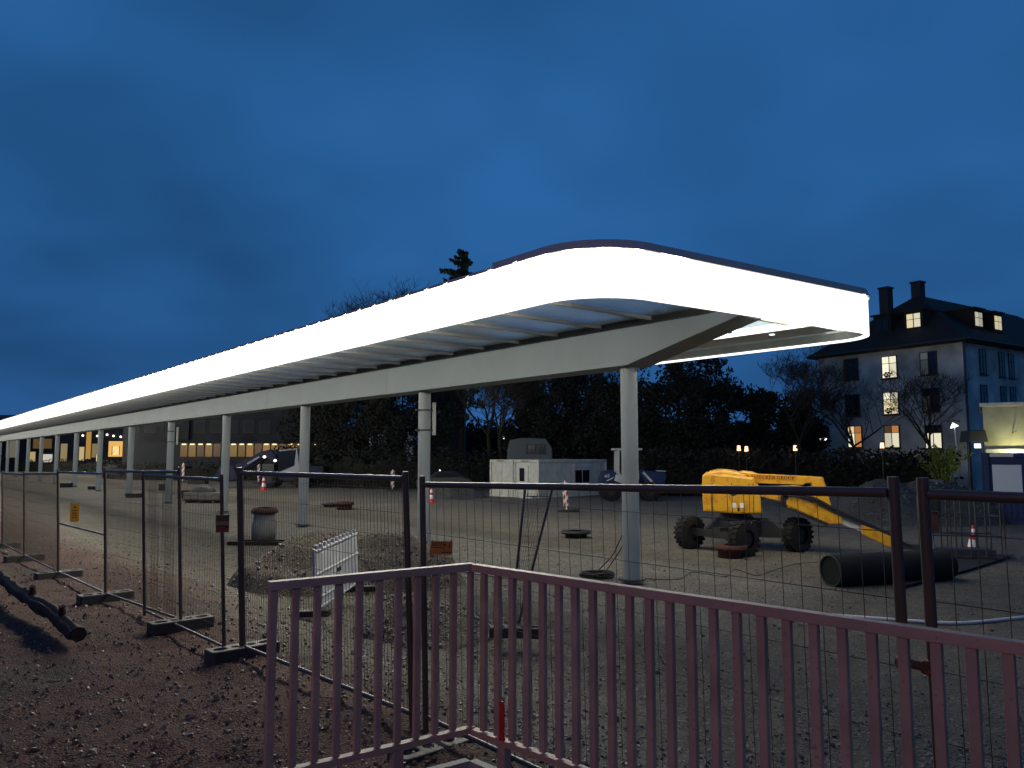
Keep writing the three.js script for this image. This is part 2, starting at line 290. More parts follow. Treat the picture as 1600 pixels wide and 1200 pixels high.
  mesh('ridge_cap', box(ULEN + 2.6, 0.05, 0.95, (ULEN - 2.6) / 2, 5.14, 0), M.rib, c);
  // small round downlights under the end
  for (const [u, v] of [[-1.95, 1.2], [-1.7, 2.95]]) mesh('downlight', new THREE.CylinderGeometry(0.06, 0.06, 0.02, 16).translate(u, v > 2 ? 4.935 : 5.0, v), M.band, c);
  // the band's light
  const area = (w, h, pos, dir, k = BAND) => { const l = new THREE.RectAreaLight(BAND_COLOR, k, w, h); l.position.copy(pos); const z = dir.clone().normalize().negate(), x = Math.abs(z.y) > 0.9 ? V(1, 0, 0) : V(0, 1, 0).cross(z).normalize(); l.quaternion.setFromRotationMatrix(new THREE.Matrix4().makeBasis(x, z.clone().cross(x), z)); l.name = 'band_light'; c.add(l); };
  c.updateMatrixWorld(true);
  const ym = (YB + YT) / 2, hh = YT - YB;
  for (const [a, b] of [[-1.85, 6], [6, 22], [22, 60], [60, ULEN]]) { area(b - a, hh, V((a + b) / 2, ym, -W2 - 0.02), V(0, 0, -1)); area(b - a, 0.09, V((a + b) / 2, YB - 0.01, -W2 + 0.05), V(0, -1, 0)); area(b - a, 0.12, V((a + b) / 2, 4.93, -3.53), V(0, -0.3, 1)); }
  for (const [a, b] of [[-2.5, 6], [6, 22], [22, 60], [60, ULEN]]) { area(b - a, hh, V((a + b) / 2, ym, W2 + 0.02), V(0, 0, 1), BAND * 0.5); area(b - a, 0.09, V((a + b) / 2, YB - 0.01, W2 - 0.05), V(0, -1, 0)); area(b - a, 0.07, V((a + b) / 2, 4.935, 2.56), V(0, -1, 0)); }
  area(5.9, hh, V(-3.38, ym, 0.2), V(-1, 0, -0.043)); area(5.9, 0.09, V(-3.3, YB - 0.01, 0.2), V(0, -1, 0));
  const P = outline(-0.025);
  for (const [i, j] of [[14, 18], [18, 22], [22, 26], [36, 42], [42, 47]]) { const a = P[i], b = P[j]; if (!a || !b) continue; const nu = a[2] + b[2], nv = a[3] + b[3]; area(Math.hypot(b[0] - a[0], b[1] - a[1]), hh, V((a[0] + b[0]) / 2 , ym, (a[1] + b[1]) / 2), V(nu, 0, nv)); }
}

// ---------------------------------------------------------------- street lamp behind the photographer, whose warm light falls on the railing
{
  const p = [-6.5, 0, 5.5], s = thing('street_lamp', 'warm street lamp on a grey pole behind the railing and path', 'street lamp', p);
  mesh('pole', rod(V(0, -0.6, 0), V(0, 5.6, 0), 0.06, 12, 0.04), M.darkSteel, s); mesh('arm', rod(V(0, 5.55, 0), V(0.9, 5.75, -0.7), 0.03), M.darkSteel, s);
  mesh('lamp_head', rbox(0.5, 0.09, 0.24, 0.95, 5.78, -0.72, 0.03), M.darkSteel, s);
  const l = new THREE.RectAreaLight(new THREE.Color(1, 0.38, 0.27), 780, 0.4, 0.2); l.position.set(0.95, 5.7, -0.72); s.add(l); s.updateMatrixWorld(true); l.lookAt(0.5, 0.5, -4.5);
  mesh('lamp_glass', box(0.42, 0.015, 0.2, 0.95, 5.728, -0.72), glow('sodium', [1, 0.45, 0.3], 3), s);
}

// ---------------------------------------------------------------- railing of the raised path
{
  const r = thing('railing', 'pinkish metal railing with upright flat bars around the raised path corner', 'railing', [RC.x, 0, RC.z]);
  const top = 1.6, bot = 0.72, rel = (p, y) => V(p.x - RC.x, y, p.z - RC.z), cor = rel(RC, 0), le = rel(RL, 0), ri = rel(RR, 0);
  const Y = (p, y) => V(p.x, y, p.z);
  const strip = (a, b, y, w, h) => beam(Y(a, y), Y(b, y), w, h);
  const ext = (a, b, k) => b.clone().addScaledVector(b.clone().sub(a).normalize(), k);
  mesh('top_rail', [strip(ext(le, cor, 0.018), ext(cor, le, 0.02), top - 0.02, 0.05, 0.04)], M.railing, r); mesh('top_rail', strip(cor.clone().addScaledVector(ri, 0.006), ri, top - 0.0225, 0.05, 0.04), M.railing, r);
  mesh('bottom_rail', strip(ext(le, cor, 0.018), le, bot - 0.015, 0.045, 0.03), M.railing, r); mesh('bottom_rail', strip(cor.clone().addScaledVector(ri, 0.006), ri, bot - 0.018, 0.045, 0.03), M.railing, r);
  const bar = (p, w, d, y0, y1, dir, name = 'baluster') => { const g = rbox(w, y1 - y0, d, 0, (y0 + y1) / 2, 0, 0.004).rotateY(-Math.atan2(dir.z, dir.x)).translate(p.x, 0, p.z); mesh(name, g, M.railing, r); };
  const dl = le.clone().normalize(), dr = ri.clone().normalize();
  bar(le, 0.038, 0.036, 0.3, top - 0.042, dl, 'post');
  for (let k = 1; k < 10; k++) bar(le.clone().multiplyScalar(k / 10), 0.036, 0.028, bot + 0.003, top - 0.042, dl);
  bar(cor, 0.03, 0.03, bot + 0.003, top - 0.046, dr);
  for (let k = 1; k * 0.107 < ri.length(); k++) bar(dr.clone().multiplyScalar(k * 0.107), 0.036, 0.03, bot + 0.003, top - 0.045, dr);
  bar(dl.clone().multiplyScalar(0.44), 0.06, 0.05, 0.32, bot - 0.033, dl, 'post'); for (const t of [0.26, 1.86, 3.4]) bar(dr.clone().multiplyScalar(t), 0.055, 0.05, 0.32, bot - 0.036, dr, 'post');
  const pc = RC.clone().addScaledVector(dr, 0.262); const s = mesh('marker_stick', [rbox(0.028, 0.19, 0.012, 0, 0, 0, 0.004), rbox(0.034, 0.02, 0.016, 0, -0.095, 0, 0.003)], M.red); s.rotation.y = -Math.atan2(dr.z, dr.x); s.position.set(pc.x - 0.012, bot + 0.105, pc.z + 0.03);
  tag(s, 'short bright red marker stick fixed low on the pink railing', 'marker');
}

// ---------------------------------------------------------------- site fence: panels, feet, signs
const fenceYaw = (a, b) => -Math.atan2(b.z - a.z, b.x - a.x);
function fencePanel(a, b, label, { top = 2.0, top2 = top, bottom = 0.12, px = 0.1, py = 0.29, lean = 0.05, postTop = 0.06, mid = 0, legA = 0, legB = 0, clamp: cl = 0, r = 0.021, rA = r } = {}) {
  const L = Math.hypot(b.x - a.x, b.z - a.z), g = thing('site_fence', label, 'fence', [a.x, terrain(a.x, a.z), a.z], 0, 'mesh site fence panels');
  g.rotation.order = 'YXZ'; g.rotation.y = fenceYaw(a, b); g.rotation.x = lean;
  const slope = (terrain(b.x, b.z) - terrain(a.x, a.z)), Y = (x, y) => y + (x / L) * slope;
  mesh('post', rod(V(0, legA, 0), V(0, top + postTop, 0), rA, 10), M.galv, g); mesh('post', rod(V(L, Y(L, legB), 0), V(L, Y(L, top2 + postTop), 0), r, 10), M.galv, g);
  mesh('top_rail', rod(V(r, top, 0), V(L - r, Y(L, top2), 0), r * 0.95, 12), M.galv, g); mesh('bottom_rail', rod(V(r, bottom, 0), V(L - r, Y(L, bottom), 0), r * 0.8, 8), M.galv, g);
  if (mid) mesh('middle_rail', rod(V(r, mid, 0), V(L - r, Y(L, mid), 0), r * 0.8, 8), M.galv, g);
  const w = [];
  if (px) { for (let x = px; x < L - 0.02; x += px) w.push(rod(V(x, bottom + (x / L) * slope, 0), V(x, lerp(top, top2, x / L) + (x / L) * slope, 0), 0.0022, 4)); for (let y = bottom + py; y < top - 0.08; y += py) w.push(rod(V(0, y, 0.004), V(L, Y(L, y), 0.004), 0.0022, 4)); mesh('wire_mesh', w, M.galv, g).userData.kind = 'stuff'; }
  if (cl) mesh('clamp', [rod(V(L - 0.03, cl, 0.0), V(L + 0.12, cl, 0.0), 0.02, 10), rbox(0.05, 0.06, 0.06, L, cl, 0), rbox(0.05, 0.06, 0.06, L + 0.1, cl, 0)], M.clamp, g);
  return g;
}
const slot = (x, w, h) => { const p = []; for (let k = 0; k < 14; k++) { const t = (k / 14) * Math.PI * 2; p.push([x + w * Math.sign(Math.cos(t)) * Math.abs(Math.cos(t)) ** 0.6, h * Math.sign(Math.sin(t)) * Math.abs(Math.sin(t)) ** 0.6]); } return p; };
const footG = extrude([[-0.38, -0.1], [-0.35, -0.125], [0.35, -0.125], [0.38, -0.1], [0.38, 0.1], [0.35, 0.125], [-0.35, 0.125], [-0.38, 0.1]], 0.14, 0.012, [slot(-0.25, 0.07, 0.045), slot(0.25, 0.07, 0.045), slot(-0.09, 0.035, 0.035), slot(0.09, 0.035, 0.035)]).rotateX(-Math.PI / 2).translate(0, 0.07, 0);
const footGeo = metreUV(clean(join([footG, box(0.7, 0.03, 0.22, 0, 0.05, 0)])));
function fenceFoot(p, turn, label, y) { const m = new THREE.Mesh(footGeo, M.foot); m.castShadow = m.receiveShadow = true; m.name = numbered('ballast_block'); m.position.set(p.x, (y ?? terrain(p.x, p.z)) - 0.012, p.z); m.rotation.y = turn; scene.add(m); return tag(m, label, 'fence foot', 'dark fence feet'); }
{
  const q = (u, v) => U(u, v, 0);
  const J = { c: q(-13.4, -8.95), b2: q(-9.975, -9.04), b1: q(-9.86, -9.06), a2: q(-6.1, -9.12), a1: q(-5.98, -9.17), p378: q(-2.92, -9.44), p275: q(-1.14, -9.58), p213: q(-0.12, -9.76), p157: q(1.71, -9.87), p85: q(4.88, -10.02), p37: q(8.63, -10.11), p0: q(11.9, -10.2), p00: q(15.2, -10.25) };
  fencePanel(J.b2, J.c, 'coarse wire fence panel at the right edge of the view', { top: 2.02, lean: 0.03, postTop: 0.07, r: 0.024 });
  fencePanel(J.a2, J.b1, 'widest coarse wire fence panel right behind the railing, carrying an orange sign', { top: 1.955, top2: 2.03, lean: 0.03, postTop: 0.07, clamp: 1.3, r: 0.024 });
  fencePanel(J.p378, J.a1, 'fine wire fence panel left of the twin posts, in front of the gravel heap', { top: 2.0, top2: 2.0, px: 0.052, py: 0.2, lean: 0.05, r: 0.026, rA: 0.036 });
  fencePanel(J.p213, q(-2.8, -9.6), 'fine wire fence panel overlapping its neighbour, one post hanging clear of the soil', { top: 1.93, px: 0.05, py: 0.2, lean: 0.05, legA: 0.05 });
  fencePanel(J.p157, J.p275, 'fence panel with a high top rail above the paired bottom tubes', { top: 1.97, px: 0.05, py: 0.2 });
  fencePanel(J.p85, J.p157, 'fence panel with a middle rail and the upright yellow sign', { top: 1.93, px: 0, mid: 1.0 });
  fencePanel(J.p37, J.p85, 'fence panel second from the left edge of the view', { top: 1.9, px: 0.05, py: 0.2 });
  fencePanel(J.p0, J.p37, 'fence panel standing at the left edge of the view', { top: 1.88, px: 0.05, py: 0.2 });
  const perp = CTURN + Math.PI / 2 + 0.05;
  for (const [p, l] of [[J.p378, 'dark slotted fence foot nearest the left end of the railing'], [J.p275, 'dark slotted fence foot second left from the railing'], [J.p157, 'dark fence foot below the double bottom tubes left of the railing'], [J.p85, 'dark fence foot left of the hanging fence post, under the plain panel'], [J.p37, 'dark fence foot second from the left edge of the view'], [J.p0, 'dark fence foot at the left edge of the view'], [J.a2, 'dark fence foot below the railing corner under twin posts'], [J.b1, 'dark fence foot under the clamped twin posts at right']]) fenceFoot(p === J.a2 ? p.clone().add(V(0.12, 0, 0.3)) : p, perp, l, p === J.a2 ? terrain(p.x, p.z) - 0.1 : undefined);
  fenceFoot(q(-2.89, -5.55), -0.1, 'dark fence foot lying out on the gravel under the leaning mesh frame', -0.33);
  // signs hung on the fence
  const sign = (name, label, cw, ch, draw, w, h, pos, yaw, tilt = 0) => {
    const cv = document.createElement('canvas'); cv.width = cw; cv.height = ch; const x = cv.getContext('2d'); draw(x, cw, ch);
    const t = new THREE.CanvasTexture(cv); t.colorSpace = THREE.SRGBColorSpace; const m = mat(name + 'Print' + taken.size, [0.75, 0.75, 0.75], 0.55); m.map = t;
    const g = thing(name, label, 'sign', [pos.x, pos.y, pos.z], yaw); g.rotation.order = 'YXZ'; g.rotation.z = tilt;
    mesh('board', rbox(w, h, 0.008, 0, 0, 0, 0.003), M.orange, g); mesh('print', new THREE.PlaneGeometry(w * 0.985, h * 0.97).translate(0, 0, 0.0065), m, g, true); mesh('tie', [rod(V(-w * 0.42, h * 0.4, -0.02), V(-w * 0.42, h * 0.56, 0.004), 0.004, 5), rod(V(w * 0.42, h * 0.4, -0.02), V(w * 0.42, h * 0.56, 0.004), 0.004, 5)], M.black, g);
    return g;
  };
  const on = (a, b, t, y, o = 0.03) => { const p = a.clone().lerp(b, t), n = V(-(b.z - a.z), 0, b.x - a.x).normalize(); if (n.dot(V(-p.x, 0, -p.z)) < 0) n.negate(); p.addScaledVector(n, o); p.y = terrain(p.x, p.z) + y; return p; };
  sign('info_sign', 'orange site sign with black letters on the wide fence panel', 256, 160, (x, w, h) => { x.fillStyle = '#c8822f'; x.fillRect(0, 0, w, h); x.fillStyle = '#1a0e06'; x.font = 'bold 58px sans-serif'; x.fillText('GEITH', 10, 58); x.fillRect(10, 74, 150, 8); x.fillRect(120, 128, 124, 10); x.fillStyle = '#7a4a22'; x.fillRect(214, 16, 18, 60); }, 0.17, 0.105, on(J.a2, J.b1, 0.075, 1.45, 0.06), 0.08, -0.03);
  sign('info_sign', 'small two-part sign, dark above and red-brown below, beside a canopy column', 128, 192, (x, w, h) => { x.fillStyle = '#a08a58'; x.fillRect(0, 0, w, h); x.fillStyle = '#4a4424'; x.fillRect(4, 4, w - 8, 66); x.fillStyle = '#857a58'; x.fillRect(4, 76, w - 8, 30); x.fillStyle = '#96402c'; x.fillRect(4, 112, w - 8, 76); x.fillStyle = '#1b0d08'; x.fillRect(10, 116, 70, 14); x.fillRect(88, 120, 30, 22); x.fillRect(10, 150, 96, 8); }, 0.14, 0.19, on(q(-0.12, -9.76), q(-2.8, -9.6), 1.02, 1.45, 0.09), 0.3);
  sign('warning_sign', 'narrow upright yellow sign on the fence left of the hanging post', 96, 224, (x, w, h) => { x.fillStyle = '#e0a018'; x.fillRect(0, 0, w, h); x.fillStyle = '#5e3d08'; x.beginPath(); x.arc(48, 40, 12, 0, 7); x.fill(); for (const y of [78, 110, 136, 168]) x.fillRect(20, y, 56, 11); }, 0.14, 0.3, on(J.p85, J.p157, 0.42, 1.22, 0.08), 0.45);
}
{ // mesh frame leaning beside the canopy
  const y0 = -0.42, b = U(-2.7, -5.5, y0), g = thing('leaning_fence', 'dark V-shaped mesh frame leaning beyond the wide fence panel', 'fence', [b.x, b.y, b.z]);
  const t1 = V(0.2, 2.12, -0.15), t2 = V(0.62, 2.1, -0.55), o = V(-0.02, 0.05, 0), o2 = V(0.06, 0.05, -0.02);
  mesh('post', rod(o, t1, 0.02, 8), M.galv, g); mesh('post', rod(o2, t2, 0.02, 8), M.galv, g); mesh('cross_rail', rod(t1.clone().lerp(o, 0.05), t2.clone().lerp(o2, 0.05), 0.008, 6), M.galv, g);
  const w = []; for (let k = 1; k < 30; k++) w.push(rod(o.clone().lerp(t1, k / 30), o2.clone().lerp(t2, k / 30), 0.0022, 4)); for (let k = 1; k < 8; k++) w.push(rod(o.clone().lerp(o2, k / 8), t1.clone().lerp(t2, k / 8), 0.0022, 4));
  mesh('wire_mesh', w, M.galv, g).userData.kind = 'stuff';
}
for (const [u, v, h, l] of [[-0.9, -7.3, 0.85, 'thin black iron stake before the white plastic barrier'], [-3.6, -6.0, 0.75, 'thin black iron stake beside the loose fence foot']]) {
  const p = U(u, v, 0), y = terrain(p.x, p.z); const s = mesh('iron_stake', [rod(V(0, -0.1, 0), V(0.015, h, 0), 0.008, 6), new THREE.SphereGeometry(0.014, 8, 6).translate(0.015, h, 0)], M.black); s.position.set(p.x, y, p.z); tag(s, l, 'stake', 'iron stakes');
}
{ // dark timber lying on the soil
  const g = thing('timber', 'dark heavy timber lying on the brown soil at lower left', 'timber', [-4.95, 0.1, -9.0], 0);
  const a = V(0, 0.06, 0), b = V(-3.3, 0.16, -3.6);
  const lg = new THREE.TubeGeometry(new THREE.CatmullRomCurve3([a, a.clone().lerp(b, 0.3).add(V(0.01, 0.01, 0)), a.clone().lerp(b, 0.65).add(V(-0.01, 0.0, 0.01)), b]), 40, 0.09, 7), p = lg.attributes.position; for (let i = 0; i < p.count; i++) { const k = 0.05 * (fbm(p.getX(i) * 6, p.getZ(i) * 6 + p.getY(i) * 9, 0, 5, 3) - 0.5); p.setXYZ(i, p.getX(i) + k, p.getY(i) + k, p.getZ(i) - k); } lg.computeVertexNormals();
  mesh('log', [lg, new THREE.CircleGeometry(0.088, 7).rotateY(0.74).translate(a.x + 0.005, a.y, a.z + 0.005)], M.timber, g); for (const t of [0.16, 0.5]) { const c = a.clone().lerp(b, t); mesh('branch_stub', rod(c.clone().add(V(0, 0.08, 0)), c.clone().add(V(0.02, 0.2, 0.05)), 0.05, 7, 0.035), M.timber, g); }
}

// ---------------------------------------------------------------- things on the site
function heap(cx, cz, rx, rz, h, turn, label, material, seed, peaks = [[0, 0, 1]]) {
  const N = 56, Mr = 26, pos = [0, 0, 0], idx = [], r = V(cx, 0, cz); const y0 = terrain(cx, cz) - 0.06;
  const f = (x, z) => { let q = 0; for (const [a, b, k] of peaks) q = Math.max(q, k * Math.max(0, 1 - Math.hypot(x - a, z - b) * 1.02)); return q; };
  const H = (a, t) => { const x = Math.cos(a) * t, z = Math.sin(a) * t, e = 1 - sstep(0.82, 1, t); return h * e * (Math.min(1, f(x, z) * 1.25) ** 0.95 + 0.3 * (fbm(x * 4 + seed, z * 4 + 50, 0, seed, 5) - 0.5)) - 0.03 * (1 - e); };
  pos[1] = H(0, 0);
  for (let j = 1; j <= Mr; j++) for (let i = 0; i < N; i++) { const a = (i / N) * Math.PI * 2, t = j / Mr, w = 1 + 0.2 * (fbm(Math.cos(a) * 2 + seed, Math.sin(a) * 2 + 9, 0, seed + 2, 3) - 0.5); pos.push(Math.cos(a) * t * rx * w, H(a, t) + 0.03 * (hash2(i, j, seed) - 0.5), Math.sin(a) * t * rz * w); }
  for (let i = 0; i < N; i++) idx.push(0, 1 + ((i + 1) % N), 1 + i);
  for (let j = 1; j < Mr; j++) for (let i = 0; i < N; i++) { const a = 1 + (j - 1) * N + i, b = 1 + (j - 1) * N + ((i + 1) % N), c = a + N, d = b + N; idx.push(a, b, c, b, d, c); }
  const g = new THREE.BufferGeometry(); g.setAttribute('position', new THREE.Float32BufferAttribute(pos, 3)); g.setIndex(idx); g.computeVertexNormals();
  const root = thing('gravel_heap', label, 'gravel heap', [cx, y0, cz], turn, 'heaps of gravel'), m = mesh('mound', g, material, root);
  const rr = rng(seed + 5), n = 1500, im = new THREE.InstancedMesh(new THREE.IcosahedronGeometry(1, 0), M.stone, n), mm = new THREE.Matrix4(), Q = new THREE.Quaternion(), E = new THREE.Euler(), c = new THREE.Color();
  for (let k = 0; k < n; k++) { const a = rr() * 6.283, t = Math.sqrt(rr()) * 1.06, s = (0.01 + 0.035 * Math.pow(rr(), 3)) * Math.max(1, rx / 2.4); E.set(rr() * 6, rr() * 6, rr() * 6); Q.setFromEuler(E); mm.compose(V(Math.cos(a) * t * rx, (t < 1 ? H(a, t) : 0.02) + s * 0.2, Math.sin(a) * t * rz), Q, V(s, s * 0.7, s)); im.setMatrixAt(k, mm); const b = (material === M.heap ? 0.12 : 0.06) * (0.5 + 1.3 * rr()); c.setRGB(b, b * 0.88, b * 0.72); im.setColorAt(k, c); }
  im.name = 'stones'; im.userData.kind = 'stuff'; im.castShadow = im.receiveShadow = true; root.add(im); return root;
}
{
  const a = V(-1.3, 0, -12.2), b = V(-3.5, 0, -16.7);
  heap(a.x, a.z, 1.25, 1.2, 0.62, 0.3, 'brown gravel heap behind the twin fence posts', M.heap, 7, [[0.1, 0, 0.8], [-0.25, -0.3, 0.9]]);
  heap(b.x, b.z, 2.6, 1.5, 1.12, 0.1, 'brown gravel heap behind the white plastic barrier', M.heap, 17, [[-0.3, 0, 0.85], [0.3, 0, 0.95], [0.0, 0, 0.9]]);
  heap(16.6, -33, 4.6, 3.2, 1.75, 0, 'flat-topped dark grey heap behind the lift boom', M.heapGrey, 27, [[-0.15, 0, 0.85], [0.2, 0, 0.85], [0.45, 0, 0.8]]);
  heap(-3.8, -50, 2.6, 1.6, 0.95, 0, 'low dark heap left of the white site cabins', M.heapGrey, 37);
}
{ // white plastic pedestrian barrier, seen along its length
  const g = thing('pedestrian_barrier', 'white plastic barrier board standing before the gravel heap', 'barrier', [-3.08, -0.3, -12.3]);
  g.rotation.order = 'YZX'; g.rotation.y = 1.475; g.rotation.z = 0.03; g.rotation.x = -0.05;
  const w = 2.25, h = 0.98, n = 11;
  mesh('panel', [rbox(w - 0.02, h - 0.1, 0.03, w / 2, h / 2 + 0.03, 0, 0.01)], M.plasticWhite, g);
  for (let k = 0; k < n; k++) mesh('slat', rbox(0.19, h - 0.16, 0.02, 0.13 + k * 0.199, h / 2 + 0.03, 0.024, 0.006), M.plasticWhite, g);
  for (const y of [0.09, 0.24, 0.62, h]) mesh('rail', rod(V(0, y, 0.02), V(w, y, 0.02), 0.028, 10), M.plasticWhite, g);
  for (let k = 0; k < n; k++) mesh('knob', new THREE.CylinderGeometry(0.034, 0.042, 0.08, 10).translate(0.13 + k * 0.199, h + 0.05, 0.012), M.plasticWhite, g);
  mesh('handle_hole', [rbox(0.26, 0.08, 0.014, w * 0.5, 0.52, 0.03)], M.black, g); mesh('edge_post', rbox(0.05, h + 0.1, 0.05, 0, h / 2, 0.01), M.plasticWhite, g);
  mesh('rubber_foot', [rbox(0.16, 0.1, 0.75, w - 0.2, 0.0, 0.15), rbox(0.16, 0.1, 0.6, 0.25, -0.02, -0.15)], M.black, g);
}
{ // concrete shaft cone on planks
  const p = U(12.2, -3.35, 0), s = thing('manhole_cone', 'pale concrete shaft cone with a dark rim standing on planks', 'shaft cone', [p.x, -0.43, p.z], 0.1);
  mesh('body', lathe([[0.0, 0], [0.36, 0], [0.4, 0.28], [0.38, 0.5], [0.33, 0.72], [0.33, 0.84], [0.0, 0.84]].map(([r, y]) => [r * 0.95, y]), 32), M.concrete, s); mesh('rim', lathe([[0.24, 0.82], [0.4, 0.83], [0.41, 0.9], [0.34, 1.0], [0.24, 1.0]], 28), M.rustRed, s);
  const t = mesh('plank', [beam(V(-1.0, 0.06, 0.28), V(0.8, 0.06, 0.36), 0.16, 0.11), beam(V(-0.85, 0.06, -0.24), V(0.7, 0.06, -0.2), 0.16, 0.11)], M.timber); t.position.set(p.x, -0.555, p.z); tag(t, 'pair of dark planks under the pale shaft cone', 'planks');
}
function ring(name, x, z, r, h, material, label, lip = 0.12) { const m = mesh(name, lathe([[r * 0.55, 0], [r, 0], [r, h * 0.6], [r + lip, h * 0.62], [r + lip, h], [r * 0.55, h]], 28), material); m.position.set(x, -0.56, z); return tag(m, label, 'manhole ring', 'manhole rings set out on the gravel'); }
ring('manhole', 2.14, -26.05, 0.36, 0.24, M.black, 'flat black manhole ring right of the leaning mesh frame', 0.14);
ring('manhole', -9.6, -41.3, 0.42, 0.22, M.black, 'flat black manhole ring right of the third canopy column');
ring('manhole', -8.5, -39.4, 0.38, 0.4, M.rustRed, 'red-brown manhole ring with dark lid beside the flat black ring', 0.1);
ring('manhole', 5.92, -21.1, 0.34, 0.34, M.rustRed, 'red-brown manhole ring in front of the yellow lift', 0.1);
{ const h = tag(mesh('hose', curveTube([[8.6, -13.2], [7.16, -12.77], [6.35, -13.01], [4.53, -13.89], [3.33, -14.6], [2.52, -15.45], [1.33, -16.3], [0, -17.41], [-0.97, -18.24], [-1.74, -19.27], [-2.74, -20.9]].map(([x, z]) => V(x, terrain(x, z) + 0.03, z)), 0.03, 140, 8), M.hose), 'white hose lying across the gravel behind the railing', 'hose'); }
tag(mesh('cable', curveTube([[2.9, -17.4], [3.7, -17.35], [4.1, -17.8], [4.5, -18.05], [4.85, -17.7], [5.2, -18.2], [5.55, -17.86], [6.2, -18.6], [6.87, -19.06], [8.0, -20.1]].map(([x, z], i) => V(x, -0.535 + (i % 3 === 2 ? 0.08 : 0), z)), 0.009, 120, 5), M.black), 'thin black cable snaking from the nearest column towards the pipe', 'cable');
{
  const g = thing('cable_coil', 'loose coil of black cable at the foot of the nearest column', 'cable', [1.9, -0.54, -17.5]); const pts = []; for (let k = 0; k < 60; k++) { const t = (k / 60) * Math.PI * 9; pts.push(V(Math.cos(t) * (0.34 + 0.05 * Math.sin(k)), 0.03 + 0.0018 * k, Math.sin(t) * (0.3 + 0.04 * Math.cos(k * 1.7)))); }
  mesh('loop', curveTube(pts, 0.02, 240, 5), M.black, g); mesh('lead', [curveTube([V(0.2, 0.1, 0.1), V(0.0, 0.15, 0.2), V(0.35, 0.5, 0), V(0.55, 0.95, 0.15), V(0.6, 1.15, 0.5)], 0.013, 30, 5), curveTube([V(0.1, 0.1, 0.3), V(0.3, 0.35, 0.2), V(0.58, 0.8, 0.25), V(0.62, 1.1, 0.5)], 0.013, 30, 5)], M.black, g);
}
// traffic cones and warning boards
function cone(x, z, h, label, lean = 0) {
  const g = thing('traffic_cone', label, 'traffic cone', [x, -0.56, z], 0.3, 'traffic cones'); g.rotation.z = lean;
  mesh('base', rbox(h * 0.62, 0.04, h * 0.62, 0, 0.02, 0, 0.015), M.red, g);
  const R = (t) => lerp(0.21, 0.045, t) * h; const seg = [[0.04, 0.28, M.red], [0.28, 0.52, M.signWhite], [0.52, 0.7, M.red], [0.7, 0.88, M.signWhite], [0.88, 1, M.red]];
  for (const [a, b, m] of seg) mesh(m === M.red ? 'red_band' : 'white_band', new THREE.CylinderGeometry(R(b), R(a), (b - a) * h, 20, 1, false).translate(0, ((a + b) / 2) * h, 0), m, g);
}
cone(12.75, -21.6, 0.82, 'red and white traffic cone leaning beside the lift basket', -0.1); cone(-4.7, -45.2, 0.85, 'red and white traffic cone right of the second canopy column'); cone(-19.5, -60.8, 1.1, 'red and white traffic cone below the blue loader');
const stripeTex = (() => { const cv = document.createElement('canvas'); cv.width = 64; cv.height = 256; const x = cv.getContext('2d'); x.fillStyle = '#d8d8d4'; x.fillRect(0, 0, 64, 256); x.fillStyle = '#a01812'; for (let k = -1; k < 5; k++) { x.beginPath(); x.moveTo(0, k * 86 + 64); x.lineTo(64, k * 86); x.lineTo(64, k * 86 + 43); x.lineTo(0, k * 86 + 107); x.fill(); } const t = new THREE.CanvasTexture(cv); t.colorSpace = THREE.SRGBColorSpace; return t; })();
const stripeM = mat('stripe', [0.85, 0.85, 0.85], 0.5); stripeM.map = stripeTex;
function beacon(x, z, h, label, turn = 0, lean = 0) {
  const g = thing('roadwork_beacon', label, 'warning board', [x, -0.56, z], turn, 'red and white warning boards'); g.rotation.z = lean;
  mesh('base', rbox(1.0, 0.13, 0.42, 0.08, 0.065, 0, 0.04), M.black, g); mesh('post', rod(V(0, 0.1, 0), V(0, h, 0), 0.025, 8), M.signWhite, g);
  const b = mesh('board', rbox(0.26, h - 0.3, 0.03, 0, 0.3 + (h - 0.3) / 2, 0, 0.01), M.signWhite, g); mesh('stripes', new THREE.PlaneGeometry(0.245, h - 0.32).translate(0, 0.3 + (h - 0.3) / 2, 0.0175), stripeM, b, true);
  mesh('cap', [rod(V(0, h, 0), V(0, h + 0.1, 0), 0.035, 10, 0.02)], M.signWhite, g);
}
beacon(2.65, -37.6, 1.45, 'red and white warning board on a dark base before the site cabins', 0.1, 0.06); beacon(-9.22, -59.7, 1.55, 'warning board standing left of the second canopy column'); beacon(-33.2, -78, 1.9, 'warning board farthest left under the lit shop row'); beacon(-29.2, -78, 1.9, 'warning board just left of the fourth canopy column'); beacon(-24.6, -75, 1.9, 'warning board before the blue loader');

// ---------------------------------------------------------------- machines and cabins
function wheel(parent, x, y, z, r, w, lugs = 18, turn = 0) {
  const gs = [lathe([[r * 0.5, -w * 0.5], [r * 0.86, -w * 0.5], [r * 0.97, -w * 0.36], [r * 0.97, w * 0.36], [r * 0.86, w * 0.5], [r * 0.5, w * 0.5]], 32).rotateX(Math.PI / 2)];
  for (let k = 0; k < lugs; k++) for (const s of [-1, 1]) gs.push(box(0.1 * r * 1.6, 0.1 * r, w * 0.46, 0, r * 0.97, s * w * 0.25).rotateZ(((k + (s > 0 ? 0.5 : 0)) / lugs) * Math.PI * 2));
  const t = mesh('wheel', gs, M.tyre, parent); t.position.set(x, y, z); t.rotation.y = turn;
  mesh('rim', [lathe([[0, -w * 0.2], [r * 0.5, -w * 0.3], [r * 0.52, w * 0.38], [r * 0.42, w * 0.3], [r * 0.2, w * 0.34], [0, w * 0.34]], 20).rotateX(Math.PI / 2)], M.black, t);
}
